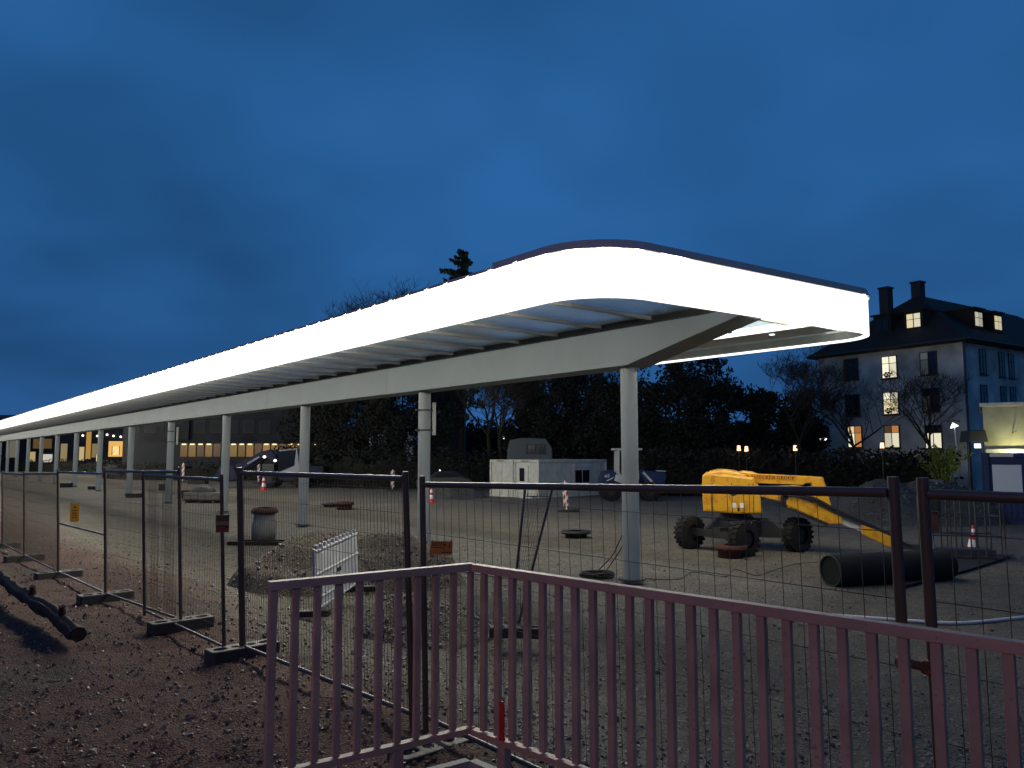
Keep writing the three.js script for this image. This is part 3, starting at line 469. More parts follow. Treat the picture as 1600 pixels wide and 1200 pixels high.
{ // articulated boom lift
  const a = V(5.3, 0, -23.05), b = V(8.14, 0, -22.3), o = a.clone().lerp(b, 0.5);
  const g = thing('boom_lift', 'yellow boom lift on four big tyres with its boom folded down', 'boom lift', [o.x, -0.55, o.z], Math.atan2(-(b.z - a.z), b.x - a.x));
  const K = 53, X = (px) => (px - 1162) / K, Y = (py) => (861 - py) / K, pt = (px, py) => [X(px), Y(py)], P3 = (px, py, z) => V(X(px), Y(py), z), Z0 = -0.15;
  for (const [x, z] of [[-1.5, 0], [1.5, 0], [-0.03, 1.5], [0.03, -1.5]]) wheel(g, x, 0.48, z, 0.48, 0.36, 20, 0.795);
  mesh('chassis', [rbox(1.3, 0.42, 1.1, 0, 0.66, 0, 0.06).rotateY(0.795), beam(V(-1.4, 0.5, 0), V(-0.03, 0.5, 1.4), 0.18, 0.2), beam(V(1.4, 0.5, 0), V(0.03, 0.5, -1.4), 0.18, 0.2), beam(V(-0.75, 0.56, 0.7), V(0.75, 0.56, -0.7), 0.3, 0.26), extrude([[-1.2, 0.5], [-0.7, 0.92], [0.7, 0.92], [1.2, 0.5], [1.2, 0.4], [-1.2, 0.4]], 0.5, 0.03)], M.black, g);
  mesh('slew_ring', new THREE.CylinderGeometry(0.38, 0.42, 0.2, 28).translate(X(1150), Y(808), Z0), M.black, g);
  const tur = mesh('turret', extrude([pt(1104, 801), pt(1103, 760), pt(1104, 747), pt(1110, 742), pt(1160, 747), pt(1180, 749), pt(1188, 766), pt(1191, 803), pt(1150, 804)], 1.5, 0.06).translate(0, 0, Z0), M.yellow, g);
  mesh('hood', extrude([pt(1110, 744), pt(1116, 740), pt(1128, 737.5), pt(1142, 737.5), pt(1156, 740), pt(1170, 746), pt(1170, 752), pt(1110, 748)], 1.25, 0.08).translate(0, 0, Z0), M.yellow, tur);
  mesh('hood', extrude([pt(1156, 742), pt(1166, 739.5), pt(1180, 741), pt(1192, 746), pt(1192, 752), pt(1156, 752)], 0.9, 0.05).translate(0, 0, Z0), M.yellow, tur);
  for (const px of [1118, 1147, 1172, 1178]) mesh('panel_gap', box(0.018, 0.92, 0.012, X(px), Y(783) + 0.02, Z0 + 0.749), M.black, tur);
  mesh('cable_port', new THREE.CylinderGeometry(0.13, 0.13, 0.012, 24, 1, false, 0, Math.PI).rotateX(Math.PI / 2).rotateZ(-Math.PI / 2).translate(X(1149), Y(770), Z0 + 0.752), M.black, tur);
  for (const px of [1150, 1161]) mesh('sticker', rbox(0.11, 0.14, 0.008, X(px), Y(791), Z0 + 0.753, 0.003), M.signWhite, tur);
  mesh('latch', rbox(0.06, 0.11, 0.02, X(1156), Y(797), Z0 + 0.755), M.black, tur);
  // boom sections
  const ub = mesh('upper_boom', [extrude([pt(1168, 743), pt(1266, 747), pt(1268, 757), pt(1254, 757), pt(1250, 760), pt(1186, 758), pt(1178, 752)], 0.3, 0.02).translate(0, 0, Z0 + 0.45)], M.yellow, g);
  const cv = document.createElement('canvas'); cv.width = 512; cv.height = 64; const x2 = cv.getContext('2d'); x2.fillStyle = '#d08a10'; x2.fillRect(0, 0, 512, 64); x2.fillStyle = '#2c1408'; x2.font = 'bold 54px serif'; x2.fillText('IESECKER GROUP', 4, 50, 504); const tt = new THREE.CanvasTexture(cv); tt.colorSpace = THREE.SRGBColorSpace; const tm = mat('boomText', [0.9, 0.9, 0.9], 0.4); tm.map = tt;
  mesh('lettering', new THREE.PlaneGeometry(1.24, 0.15).rotateZ(-0.035).translate(X(1208), Y(749.3), Z0 + 0.604), tm, ub, true);
  mesh('knuckle', [extrude([pt(1262, 747), pt(1278, 748), pt(1284, 768), pt(1288, 790), pt(1284, 806), pt(1270, 800), pt(1262, 780)], 0.42, 0.03).translate(0, 0, Z0 + 0.4)], M.yellow, g); mesh('sticker', rbox(0.09, 0.11, 0.008, X(1260), Y(773), Z0 + 0.63, 0.003), M.signWhite, g);
  mesh('lower_boom', [extrude([pt(1186, 763), pt(1244, 760), pt(1256, 764), pt(1222, 770), pt(1218, 786), pt(1198, 784), pt(1189, 778)], 0.34, 0.02).translate(0, 0, Z0 + 0.4)], M.yellow, g);
  mesh('boom_cover', [extrude([pt(1226, 783), pt(1232, 776), pt(1268, 788), pt(1290, 797), pt(1300, 806), pt(1302, 815), pt(1282, 816), pt(1224, 793)], 0.3, 0.02).translate(0, 0, Z0 + 0.62)], M.yellow, g);
  mesh('boom_underside', [beam(P3(1224, 791, Z0 + 0.6), P3(1281, 817, Z0 + 0.6), 0.34, 0.1), beam(P3(1190, 780, Z0 + 0.4), P3(1228, 789, Z0 + 0.4), 0.36, 0.08)], M.black, g);
  mesh('jib', [beam(P3(1290, 808, Z0 + 0.62), P3(1330, 824, Z0 + 0.62), 0.13, 0.13), ], M.white, g); mesh('jib_sleeve', [extrude([pt(1327, 818), pt(1332, 816), pt(1374, 836), pt(1378, 849), pt(1360, 846), pt(1328, 830)], 0.26, 0.02).translate(0, 0, Z0 + 0.62)], M.yellow, g);
  mesh('hydraulic_hose', [curveTube([P3(1220, 792, Z0 + 0.75), P3(1219, 776, Z0 + 0.78), P3(1224, 770, Z0 + 0.8), P3(1234, 771, Z0 + 0.8), P3(1262, 779, Z0 + 0.78), P3(1292, 795, Z0 + 0.75), P3(1335, 815, Z0 + 0.7), P3(1380, 838, Z0 + 0.66)], 0.05, 70, 8), curveTube([P3(1226, 776, Z0 + 0.85), P3(1250, 778, Z0 + 0.85), P3(1290, 798, Z0 + 0.8), P3(1345, 822, Z0 + 0.72), P3(1392, 846, Z0 + 0.68)], 0.03, 60, 7)], M.black, g);
  // work basket at the boom's end
  const bx = X(1402), bw = 1.75, bk = mesh('basket', [box(bw, 0.05, 0.8, bx + bw / 2 + 0.1, 0.1, Z0 + 0.7), box(bw - 0.2, 0.16, 0.6, bx + bw / 2 + 0.1, 0.2, Z0 + 0.7)], M.darkSteel, g);
  const R = []; for (const z of [Z0 + 0.3, Z0 + 1.1]) { for (const y of [0.65, 1.15, 1.6]) R.push(rod(V(bx + 0.1, y, z), V(bx + bw + 0.1, y, z), 0.02, 7)); for (let k = 0; k <= 5; k++) R.push(rod(V(bx + 0.1 + (k * bw) / 5, 0.1, z), V(bx + 0.1 + (k * bw) / 5, 1.6, z), 0.02, 7)); } for (const x of [bx + 0.1, bx + bw + 0.1]) for (const y of [0.65, 1.15, 1.6]) R.push(rod(V(x, y, Z0 + 0.3), V(x, y, Z0 + 1.1), 0.02, 7));
  mesh('guard_rail', R, M.darkSteel, bk); mesh('control_box', [rbox(0.32, 0.3, 0.3, bx + 0.25, 1.45, Z0 + 1.1)], M.black, bk); mesh('document_tube', [rod(V(bx + 0.22, 0.3, Z0 + 1.15), V(bx + 0.17, 0.85, Z0 + 1.15), 0.05, 10)], M.white, bk); mesh('red_guard', rbox(0.3, 0.5, 0.05, bx + 0.25, 1.0, Z0 + 1.14), M.rustRed, bk); mesh('jib_mount', [beam(P3(1374, 845, Z0 + 0.62), V(bx + 0.15, 0.25, Z0 + 0.62), 0.14, 0.16)], M.darkSteel, bk);
}
{ // corrugated pipe
  const prof = [], r = 0.33, L = 3.1; for (let k = 0; k <= 96; k++) prof.push([r + (k % 2 ? 0.01 : -0.008), (k / 96) * L]); for (let k = 96; k >= 0; k -= 8) prof.push([r - 0.04, (k / 96) * L]);
  const p = thing('drain_pipe', 'black corrugated drain pipe lying on the gravel below the lift boom', 'pipe', [6.72, -0.235, -16.5]); p.rotation.order = 'YXZ'; p.rotation.y = 0.3;
  mesh('pipe_wall', lathe(prof, 36).rotateZ(-Math.PI / 2), M.pipe, p); mesh('rim', new THREE.TorusGeometry(r - 0.012, 0.02, 8, 36).rotateY(Math.PI / 2), M.green, p); mesh('end_cap', new THREE.CircleGeometry(r - 0.02, 32).rotateY(-Math.PI / 2).translate(0.02, 0, 0), M.pipe, p);
}
{ // flat black sheet standing in for the shadow beyond the pipe
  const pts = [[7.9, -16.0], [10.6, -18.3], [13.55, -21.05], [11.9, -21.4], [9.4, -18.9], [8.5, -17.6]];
  const s = new THREE.Shape(pts.map(([x, z]) => new THREE.Vector2(x, -z))); const m = mesh('shadow_sheet', new THREE.ExtrudeGeometry(s, { depth: 0.012, bevelEnabled: false }).rotateX(-Math.PI / 2).translate(0, -0.5, 0), M.pipe); tag(m, 'dark pointed sheet painting a shadow on the gravel beside the drain pipe', 'sheet');
}
// site cabins
function cabin(o, ax, w, h, d, label, feats) {
  const g = thing('site_cabin', label, 'site cabin', [o.x, -0.62, o.z], Math.atan2(-ax.z, ax.x), 'white site cabins');
  mesh('wall', box(w - 0.16, h - 0.3, d - 0.16, w / 2, h / 2, -d / 2), M.cabin, g);
  for (const x of [0.06, w - 0.06]) for (const z of [-0.06, -d + 0.06]) mesh('corner_post', rbox(0.12, h, 0.12, x, h / 2, z), M.cabin, g);
  for (const y of [0.09, h - 0.09]) { for (const z of [-0.06, -d + 0.06]) mesh('frame_beam', rbox(w - 0.24, 0.18, 0.13, w / 2, y, z), M.cabin, g); for (const x of [0.06, w - 0.06]) mesh('frame_beam', rbox(0.13, 0.18, d - 0.24, x, y, -d / 2), M.cabin, g); }
  mesh('roof_vent', rbox(0.7, 0.06, 0.02, w / 2 - 0.1, h - 0.09, 0.012), M.darkSteel, g);
  feats(g);
}
{
  const ax = V(0.721, 0, 0.693), h = 2.52, w = 2.2;
  cabin(V(-1.51, 0, -52.26), ax, w, h, 7.2, 'white site cabin with a plain front, left of the pair', (g) => { mesh('seam', box(0.02, h - 0.4, 0.012, w / 2, h / 2, -0.074), M.darkSteel, g); mesh('pipe', rod(V(w - 0.02, 0.2, 0.02), V(w - 0.02, h + 0.05, 0.02), 0.02, 6), M.white, g); });
  cabin(V(-1.51 + ax.x * 2.24, 0, -52.26 + ax.z * 2.24), ax, w, h, 7.2, 'white site cabin with a door pane, right of the pair', (g) => {
    const d = mesh('door', rbox(1.0, 2.05, 0.05, 0.75, 1.15, -0.06), M.white, g); mesh('door_pane', box(0.42, 0.85, 0.02, 0.72, 1.55, -0.028), M.glassDark, d); mesh('step', rbox(1.0, 0.16, 0.35, 1.5, 0.14, 0.25), M.white, g);
    const win = mesh('window_frame', [rbox(0.06, 1.3, 1.9, w + 0.0, 1.55, -4.4)], M.white, g); for (const z of [-4.0, -4.8]) mesh('window_pane', box(0.02, 0.82, 0.72, w + 0.034, 1.4, z), M.glassDark, win); mesh('shutter_box', rbox(0.1, 0.26, 1.95, w + 0.03, 2.1, -4.4), M.white, win);
  });
}
{ // blue container at right
  const g = thing('shipping_container', 'dark blue site container with a pale board on its front', 'container', [19.15, -0.56, -31.3], -0.5), h = 2.85, w = 6.05, d = 2.4;
  mesh('wall', box(w - 0.2, h - 0.3, d - 0.2, w / 2, h / 2, -d / 2), M.blue, g); for (const x of [0.08, w - 0.08]) for (const z of [-0.08, -d + 0.08]) mesh('corner_post', rbox(0.16, h, 0.16, x, h / 2, z), M.blue, g);
  for (const y of [0.09, h - 0.1]) mesh('frame_beam', [rbox(w - 0.32, 0.18, 0.15, w / 2, y, -0.08), rbox(w - 0.32, 0.18, 0.15, w / 2, y, -d + 0.08)], M.blue, g);
  for (let k = 0; k < 26; k++) mesh('rib', box(0.1, h - 0.42, 0.04, 0.35 + k * 0.21, h / 2, -0.085), M.blue, g); mesh('board', rbox(1.0, 1.3, 0.03, 0.76, 1.72, -0.045), mat('paleBoard', [0.5, 0.54, 0.6], 0.4), g); mesh('label_strip', rbox(0.8, 0.13, 0.02, 0.6, h - 0.1, 0.008), M.white, g);
}
{ // site dumper
  const K = 25.5, X = (px) => (px - 985) / K, Y = (py) => (783 - py) / K, pt = (a, b) => [X(a), Y(b)], g = thing('site_dumper', 'blue and white site dumper behind the nearest canopy column', 'dumper', [7.25, -0.55, -47.1], 0);
  for (const px of [952, 1012]) for (const z of [0.55, -0.75]) wheel(g, X(px), 0.58, z, 0.58, 0.42, 16);
  mesh('chassis', rbox(3.0, 0.4, 0.9, 0, 0.85, -0.1, 0.05), M.darkSteel, g);
  const hood = mesh('bonnet', extrude([pt(935, 768), pt(936, 748), pt(941, 738), pt(955, 736), pt(962, 742), pt(972, 764), pt(960, 770)], 1.3, 0.06).translate(0, 0, -0.1), M.blue, g);
  const cv = document.createElement('canvas'); cv.width = 128; cv.height = 96; const x = cv.getContext('2d'); x.fillStyle = '#0c1a48'; x.fillRect(0, 0, 128, 96); x.fillStyle = '#c9d0dc'; x.font = 'bold 44px sans-serif'; x.fillText('NZ', 20, 46); x.beginPath(); x.moveTo(30, 80); x.lineTo(118, 52); x.lineTo(112, 66); x.lineTo(44, 90); x.fill(); const tx = new THREE.CanvasTexture(cv); tx.colorSpace = THREE.SRGBColorSpace; const tm = mat('bonnetMark', [0.85, 0.85, 0.85], 0.5); tm.map = tx; mesh('emblem', new THREE.PlaneGeometry(0.72, 0.5).rotateZ(0.15).translate(X(948.5), Y(747), 0.556), tm, hood, true);
  const cab = mesh('cab_frame', [beam(V(X(963), Y(744), 0.45), V(X(964), Y(706), 0.45), 0.12, 0.16), beam(V(X(963), Y(744), -0.7), V(X(964), Y(706), -0.7), 0.12, 0.16), beam(V(X(994), Y(750), 0.45), V(X(992), Y(706), 0.45), 0.1, 0.12), beam(V(X(994), Y(750), -0.7), V(X(992), Y(706), -0.7), 0.1, 0.12)], M.white, g); mesh('roof', rbox(1.75, 0.13, 1.35, X(979), Y(704), -0.12, 0.05), M.white, cab); mesh('work_lamp', new THREE.SphereGeometry(0.06, 10, 8).translate(X(971), Y(710.5), 0.5), glow('workLamp', [1, 0.97, 0.9], 3), cab);
  mesh('seat', [rbox(0.5, 0.12, 0.5, X(978), Y(752), -0.1), rbox(0.12, 0.6, 0.5, X(970), Y(744), -0.1)], M.black, g);
  mesh('fender', [extrude([pt(957, 752), pt(959, 743), pt(966, 740), pt(970, 748), pt(986, 753), pt(985, 757), pt(968, 756)], 1.4, 0.03).translate(0, 0, -0.1)], M.white, g);
  const hop = mesh('hopper', extrude([pt(997, 742), pt(1001, 736), pt(1034, 739), pt(1038, 745), pt(1030, 766), pt(1010, 766)], 1.5, 0.04).translate(0, 0, -0.1), M.blue, g); mesh('stripe', beam(V(X(1001), Y(739), 0.68), V(X(1020), Y(760), 0.68), 0.03, 0.13), M.white, hop); mesh('rim', rbox(0.36, 0.05, 1.5, X(1032), Y(737.5), -0.1), M.white, hop);
  const st = mesh('grit_pile', new THREE.SphereGeometry(0.5, 14, 8, 0, 6.3, 0, 1.5).scale(1, 0.5, 0.7), M.rustRed); st.position.set(6.6, -0.6, -45.4); tag(st, 'low reddish pile in front of the site dumper', 'pile');
}
{ // loader at left
  const K = 18.3, X = (px) => (px - 440) / K, Y = (py) => (762 - py) / K, pt = (a, b) => [X(a), Y(b)], g = thing('wheel_loader', 'dark blue loader with a white cab and raised arm near the third column', 'loader', [-19.6, -0.55, -65.3], 0);
  for (const px of [427, 478]) for (const z of [0.8, -1.0]) wheel(g, X(px), 0.72, z, 0.72, 0.5, 16);
  mesh('chassis', rbox(4.2, 0.5, 1.2, X(455), 1.0, -0.1, 0.06), M.darkSteel, g);
  const cab = mesh('cab', extrude([pt(441, 743), pt(446, 736), pt(466, 728), pt(468, 703.5), pt(443, 706), pt(441, 704), pt(470, 701.5), pt(474, 730), pt(474, 744)], 1.9, 0.03).translate(0, 0, -0.1), mat('dullGrey', [0.26, 0.28, 0.3], 0.6), g); mesh('cab_glass', extrude([pt(443, 734), pt(441, 707), pt(466.5, 705), pt(465, 727), pt(446, 735)], 1.8, 0.02).translate(0, 0, -0.1), M.glassDark, cab);
  mesh('engine_cover', rbox(2.0, 1.0, 1.6, X(492), Y(738), -0.1, 0.08), M.navy, g); mesh('skirt', rbox(1.8, 0.35, 1.8, X(458), Y(747), -0.1), M.navy, g);
  mesh('arm', [extrude([pt(372, 736), pt(376, 726), pt(415, 706), pt(428, 703), pt(436, 712), pt(436, 726), pt(420, 714), pt(384, 736)], 0.5, 0.03).translate(0, 0, 0.5), extrude([pt(372, 736), pt(376, 726), pt(415, 706), pt(428, 703), pt(436, 712), pt(436, 726), pt(420, 714), pt(384, 736)], 0.5, 0.03).translate(0, 0, -0.9)], M.navy, g); mesh('ram', beam(V(X(394), Y(725), 0.8), V(X(412), Y(714.5), 0.8), 0.1, 0.12), mat('chrome', [0.4, 0.42, 0.5], 0.3, { metal: 0.8 }), g);
  mesh('bucket', extrude([pt(344, 748), pt(360, 722), pt(376, 730), pt(382, 748), pt(366, 752)], 2.5, 0.04).translate(0, 0, -0.1), M.navy, g); mesh('body', rbox(1.0, 1.1, 1.2, X(424), Y(735), -0.1, 0.06), M.darkSteel, g);
  for (const [a, b] of [[420.5, 714.5], [437, 720]]) mesh('headlight', new THREE.SphereGeometry(0.13, 12, 8).scale(1, 0.8, 0.5).translate(X(a), Y(b), 0.9), M.workLamp, g);  // small glow painted in for reflections on the headlights
}
{ // caravan behind the cabins
  const g = thing('camper_van', 'dim grey camper van standing behind the white site cabins', 'camper van', [1.35, -0.55, -62], 0.05);
  mesh('body', extrude([[-1.75, 1.0], [-1.72, 3.1], [-1.5, 3.95], [-0.6, 4.12], [1.3, 4.05], [1.8, 3.3], [1.85, 1.0]], 2.1, 0.1), mat('camperGrey', [0.1, 0.105, 0.105], 0.6), g); const w = mesh('window_frame', rbox(1.6, 0.8, 0.05, 0.5, 3.2, 1.05), M.darkSteel, g); for (const x of [0.15, 0.85]) mesh('window_pane', box(0.58, 0.6, 0.02, x, 3.2, 1.085), M.glassDark, w);
  mesh('trim', rbox(3.4, 0.1, 0.06, 0, 2.2, 1.05), M.darkSteel, g); for (const x of [-1.1, 1.1]) wheel(g, x, 0.45, 0.8, 0.45, 0.3, 12);
  mesh('skirt', rbox(3.4, 0.6, 1.9, 0, 0.75, 0), M.darkSteel, g);
}
{ // parked car
  const g = thing('parked_car', 'dark parked car half hidden left of the site cabins', 'car', [-5.3, -0.55, -60], 0.1);
  const body = mesh('body', extrude([[-2.1, 0.3], [-2.15, 0.75], [-1.9, 0.95], [-1.2, 1.0], [-0.5, 1.5], [0.8, 1.52], [1.6, 1.05], [2.1, 0.9], [2.15, 0.4], [2.0, 0.3]], 1.7, 0.1), M.carDark, g); mesh('side_glass', extrude([[-1.0, 1.02], [-0.45, 1.42], [0.75, 1.44], [1.35, 1.06]], 1.72, 0.01), M.glassDark, body); for (const x of [-1.35, 1.35]) for (const z of [0.7, -0.7]) wheel(g, x, 0.32, z, 0.32, 0.22, 10); mesh('headlight', new THREE.SphereGeometry(0.05, 8, 6).translate(-0.3, 1.58, 0.5), M.workLamp, body);
}
{ // pallets with pavers under the canopy, and small site clutter
  const r = rng(5), g = thing('paver_stack', 'grey sack-shaped stack of pavers under the canopy near the fourth column', 'pavers', [-17.8, -0.55, -45.1], -0.2); mesh('pallet', [rbox(2.3, 0.06, 1.1, 0, 0.15, 0), ...[-0.9, 0, 0.9].map((x) => rbox(0.14, 0.12, 1.1, x, 0.06, 0))], M.timber, g); for (let k = 0; k < 10; k++) mesh('paver', rbox(0.44, 0.2, 1.0, -0.92 + (k % 5) * 0.46, 0.29 + Math.floor(k / 5) * 0.21, 0.03 * (r() - 0.5), 0.03), M.concrete, g); mesh('tarpaulin', new THREE.SphereGeometry(0.8, 18, 8, 0, 6.3, 0, 1.5).scale(1, 0.45, 0.6).translate(-0.2, 0.6, 0), M.darkSteel, g);
  for (const [x, z, w, h, m, l] of [[-20.8, -49.5, 0.9, 0.5, M.rustRed, 'red-brown crate between the fourth and fifth columns'], [-27, -60, 0.6, 0.5, M.black, 'black tub left of the fifth column'], [-24.6, -50.5, 0.9, 0.25, M.black, 'black slab at the foot of the fifth column'], [-33.5, -62, 0.7, 0.25, M.black, 'black slab at the foot of the sixth column'], [-38, -66, 0.8, 0.35, M.black, 'black tub farther back between left columns'], [-30, -74, 1.6, 0.4, M.black, 'long black slab far under the canopy at left']]) { const q = mesh('site_crate', [rbox(w, h, w * 0.7, 0, h / 2, 0, 0.03), rbox(w * 1.08, 0.06, w * 0.76, 0, h, 0, 0.02)], m); q.position.set(x, -0.56, z); tag(q, l, 'crate', 'dark clutter under the canopy'); }
  const b = thing('cable_cabinet', 'small pale cabinet with round mark behind the right fence rail', 'cabinet', [20.6, -0.55, -38]); mesh('body', rbox(1.0, 1.55, 0.4, 0, 0.775, 0, 0.03), M.concrete, b); mesh('mark', new THREE.TorusGeometry(0.11, 0.025, 8, 20).translate(-0.32, 1.3, 0.205), M.darkSteel, b); mesh('door_seam', box(0.015, 1.3, 0.01, 0.1, 0.75, 0.203), M.darkSteel, b);
}

// ---------------------------------------------------------------- vegetation
function bareTree(x, z, h, label, seed, { y0 = -0.55, spread = 0.62, r0 = h * 0.018, depth = 5, fork = 0.3, group = 'bare winter trees' } = {}) {
  const r = rng(seed), trunk = [], twig = [], g = thing('bare_tree', label, 'tree', [x, y0, z], r() * 6, group);
  const grow = (p, d, len, rad, lev) => {
    const n = lev < 2 ? 3 : 2; let q = p.clone(), dir = d.clone();
    for (let k = 0; k < n; k++) { dir.add(V((r() - 0.5) * 0.28, 0.05, (r() - 0.5) * 0.28)).normalize(); const e = q.clone().addScaledVector(dir, len / n), ra = rad * (1 - (k / n) * 0.4), rb = rad * (1 - ((k + 1) / n) * 0.4); (lev < 2 ? trunk : twig).push(rod(q, e, ra, lev < 2 ? 6 : 3, rb)); q = e; if (lev > 0 && lev < depth && k < n - 1) kid(q, dir, len, rb, lev); }
    if (lev < depth) for (let k = 0; k < (lev === 0 ? 5 : 3); k++) kid(q, dir, len, rad * 0.6, lev);
  };
  const kid = (q, dir, len, rad, lev) => { const a = V(r() - 0.5, r() * 0.4 - 0.1, r() - 0.5).normalize(), nd = dir.clone().multiplyScalar(1 - spread * 0.6).addScaledVector(a, spread).normalize(); grow(q, nd, len * (0.55 + 0.25 * r()), Math.max(rad * 0.66, 0.012), lev + 1); };
  grow(V(0, 0, 0), V(0, 1, 0), h * fork, r0, 0);
  const a = join(trunk), b = join(twig); b.computeBoundingBox(); const k = h / b.boundingBox.max.y; a.scale(k, k, k); b.scale(k, k, k);
  mesh('trunk', a, M.bark, g); mesh('crown', b, M.twig, g); return g;
}
function leafMesh(n, place, size, seed) {      // leaf-sized faces, each turned its own way
  const r = rng(seed), pos = new Float32Array(n * 18), nor = new Float32Array(n * 18), a = V(0, 0, 0), b = V(0, 0, 0), c = V(0, 0, 0);
  for (let i = 0; i < n; i++) {
    const p = place(r, i), s = size * (0.6 + 0.8 * r()); a.set(r() - 0.5, r() - 0.5, r() - 0.5).normalize(); b.set(r() - 0.5, r() - 0.5, r() - 0.5).cross(a).normalize(); c.copy(a).cross(b);
    const q = [[-0.5, -0.3], [0.5, -0.3], [0.5, 0.3], [-0.5, -0.3], [0.5, 0.3], [-0.5, 0.3]]; q.forEach(([u, v], k) => { const o = i * 18 + k * 3; for (let m = 0; m < 3; m++) { const P = p.getComponent(m) + (a.getComponent(m) * u + b.getComponent(m) * v) * s; pos[o + m] = P; nor[o + m] = c.getComponent(m); } });
  }
  const g = new THREE.BufferGeometry(); g.setAttribute('position', new THREE.BufferAttribute(pos, 3)); g.setAttribute('normal', new THREE.BufferAttribute(nor, 3)); return g;
}
const inBall = (r) => { let v; do v = V(r() * 2 - 1, r() * 2 - 1, r() * 2 - 1); while (v.lengthSq() > 1); return v; };
function leafTree(x, z, h, rad, label, seed, { m = M.leafDark, n = 11000, y0 = -0.55, low = 0.1, size = 0.2 } = {}) {
  const r = rng(seed), g = thing('evergreen_tree', label, 'tree', [x, y0, z], 0, 'dark trees behind the site');
  const cl = []; for (let k = 0; k < 60; k++) { const v = inBall(r), t = (v.y + 1) / 2; cl.push([V(v.x * rad * (1 - 0.45 * t), h * (low + (0.95 - low) * t), v.z * rad * (1 - 0.45 * t)), rad * (0.14 + 0.2 * r())]); }
  const tr = [rod(V(0, 0, 0), V(0.1, h * 0.75, 0), h * 0.022, 7, h * 0.006)]; for (let k = 0; k < 14; k++) tr.push(rod(V(0.05, h * (0.15 + 0.035 * k), 0), cl[k][0], 0.05, 4, 0.02)); mesh('trunk', tr, M.bark, g);
  mesh('crown', leafMesh(n, (q) => { const [c, s] = cl[Math.floor(q() * cl.length)]; return inBall(q).multiplyScalar(s).add(c); }, size, seed + 1), m, g); return g;
}
function hedge(pts, h, w, label, seed, n, y0 = -0.55, m = M.leafDark) {
  const P = pts.map(([x, z]) => V(x, 0, z)), c = new THREE.CatmullRomCurve3(P), g = thing('hedge', label, 'hedge', [0, y0, 0]), core = []; const T = 40;
  for (let k = 0; k < T; k++) { const a = c.getPointAt(k / T), b = c.getPointAt((k + 1) / T), hh = h * (0.68 + 0.1 * Math.sin(k * 1.7 + seed)); a.y = b.y = hh / 2; core.push(beam(a, b, w * 0.6, hh)); } mesh('branch_core', core, M.leafDark, g);
  mesh('foliage', leafMesh(n, (r) => { const t = r(), p = c.getPointAt(t), hh = h * (0.86 + 0.3 * (fbm(t * 30, 3, 0, seed, 3) - 0.3)), s = r(), a = inBall(r).multiplyScalar(w * 0.5); p.add(V(a.x, 0, a.z)); p.y = hh * (0.02 + 0.98 * s) + 0.12 * a.y; p.z += (w * 0.42) * (r() < 0.6 ? 1 : 0); return p; }, 0.2, seed), m, g); return g;
}
function fir(x, z, h, label, seed) {
  const r = rng(seed), g = thing('fir_tree', label, 'tree', [x, -0.55, z]); mesh('trunk', rod(V(0, 0, 0), V(0, h * 0.985, 0), h * 0.013, 8, 0.02), M.bark, g);
  const br = [], tips = []; for (let k = 0; k < 120; k++) { const t = 0.2 + 0.78 * Math.pow(k / 120, 0.8), y = h * t, L = Math.min(4.4, (1 - t) * h * 0.6) * (0.4 + 0.8 * r()) + 0.18, a = r() * 6.28, e = V(Math.cos(a) * L, y + L * (0.28 - 0.5 * (1 - t)) , Math.sin(a) * L), s = V(0, y, 0); br.push(rod(s, e, 0.035, 3, 0.012)); tips.push([s, e, L]); }
  mesh('limb', br, M.bark, g); mesh('crown', leafMesh(9000, (q) => { const [s, e, L] = tips[Math.floor(q() * tips.length)], t = 0.15 + 0.85 * q(); return s.clone().lerp(e, t).add(inBall(q).multiplyScalar(0.1 + 0.16 * L * (1.1 - t))); }, 0.24, seed + 1), M.needle, g);
}
{ // the far wood that closes the view
  const r0 = rng(8), n = 26000, top = (x) => 6.5 + 4.5 * fbm(x * 0.05 + 20, 1, 0, 201, 4) + 1.6 * fbm(x * 0.3, 7, 0, 211, 3);
  const leaf = leafMesh(n, (r) => { const x = -220 + 440 * r(), t = Math.pow(r(), 0.8); return V(x, -0.55 + top(x) * t, -176 - 10 * r()); }, 1.1, 9);
  const core = []; for (let x = -220; x < 220; x += 3) core.push(box(3.1, top(x) * 0.86, 3, x, top(x) * 0.43 - 0.55, -184)); const w = mesh('far_wood', [leaf, ...core], M.leafDark); w.userData.kind = 'stuff'; w.userData.label = 'dark far-off wood along the horizon behind the site'; w.userData.category = 'wood';
}
for (const [x, z, h, rad, l, s] of [[2.6, -66, 11.5, 3.8, 'dark evergreen right of the gap of sky, behind the camper van', 1], [5.2, -64, 12, 4.2, 'dark evergreen above the site cabins', 2], [9.4, -63, 11, 4.2, 'dark evergreen behind the blue dumper', 3], [13.4, -62, 12, 4.4, 'dark evergreen directly right of the nearest canopy column', 4], [17.0, -63, 11.6, 4.0, 'dark evergreen under the tip of the canopy', 5], [21.2, -64, 9.0, 3.4, 'dark low evergreen below the bare tree left of the white house', 6], [24.6, -66, 7.6, 2.9, 'dark evergreen against the left end of the white house', 7], [-9.8, -68, 11, 4.2, 'dark evergreen left of the second canopy column', 8], [-14.2, -70, 11, 4.4, 'dark evergreen right of the third canopy column', 9], [-18.6, -74, 10.5, 4.2, 'dark evergreen behind the third canopy column', 10]]) leafTree(x, z, h, rad, l, 300 + s);
fir(-4.7, -72, 22.6, 'tall fir whose tip shows above the canopy roof', 41);
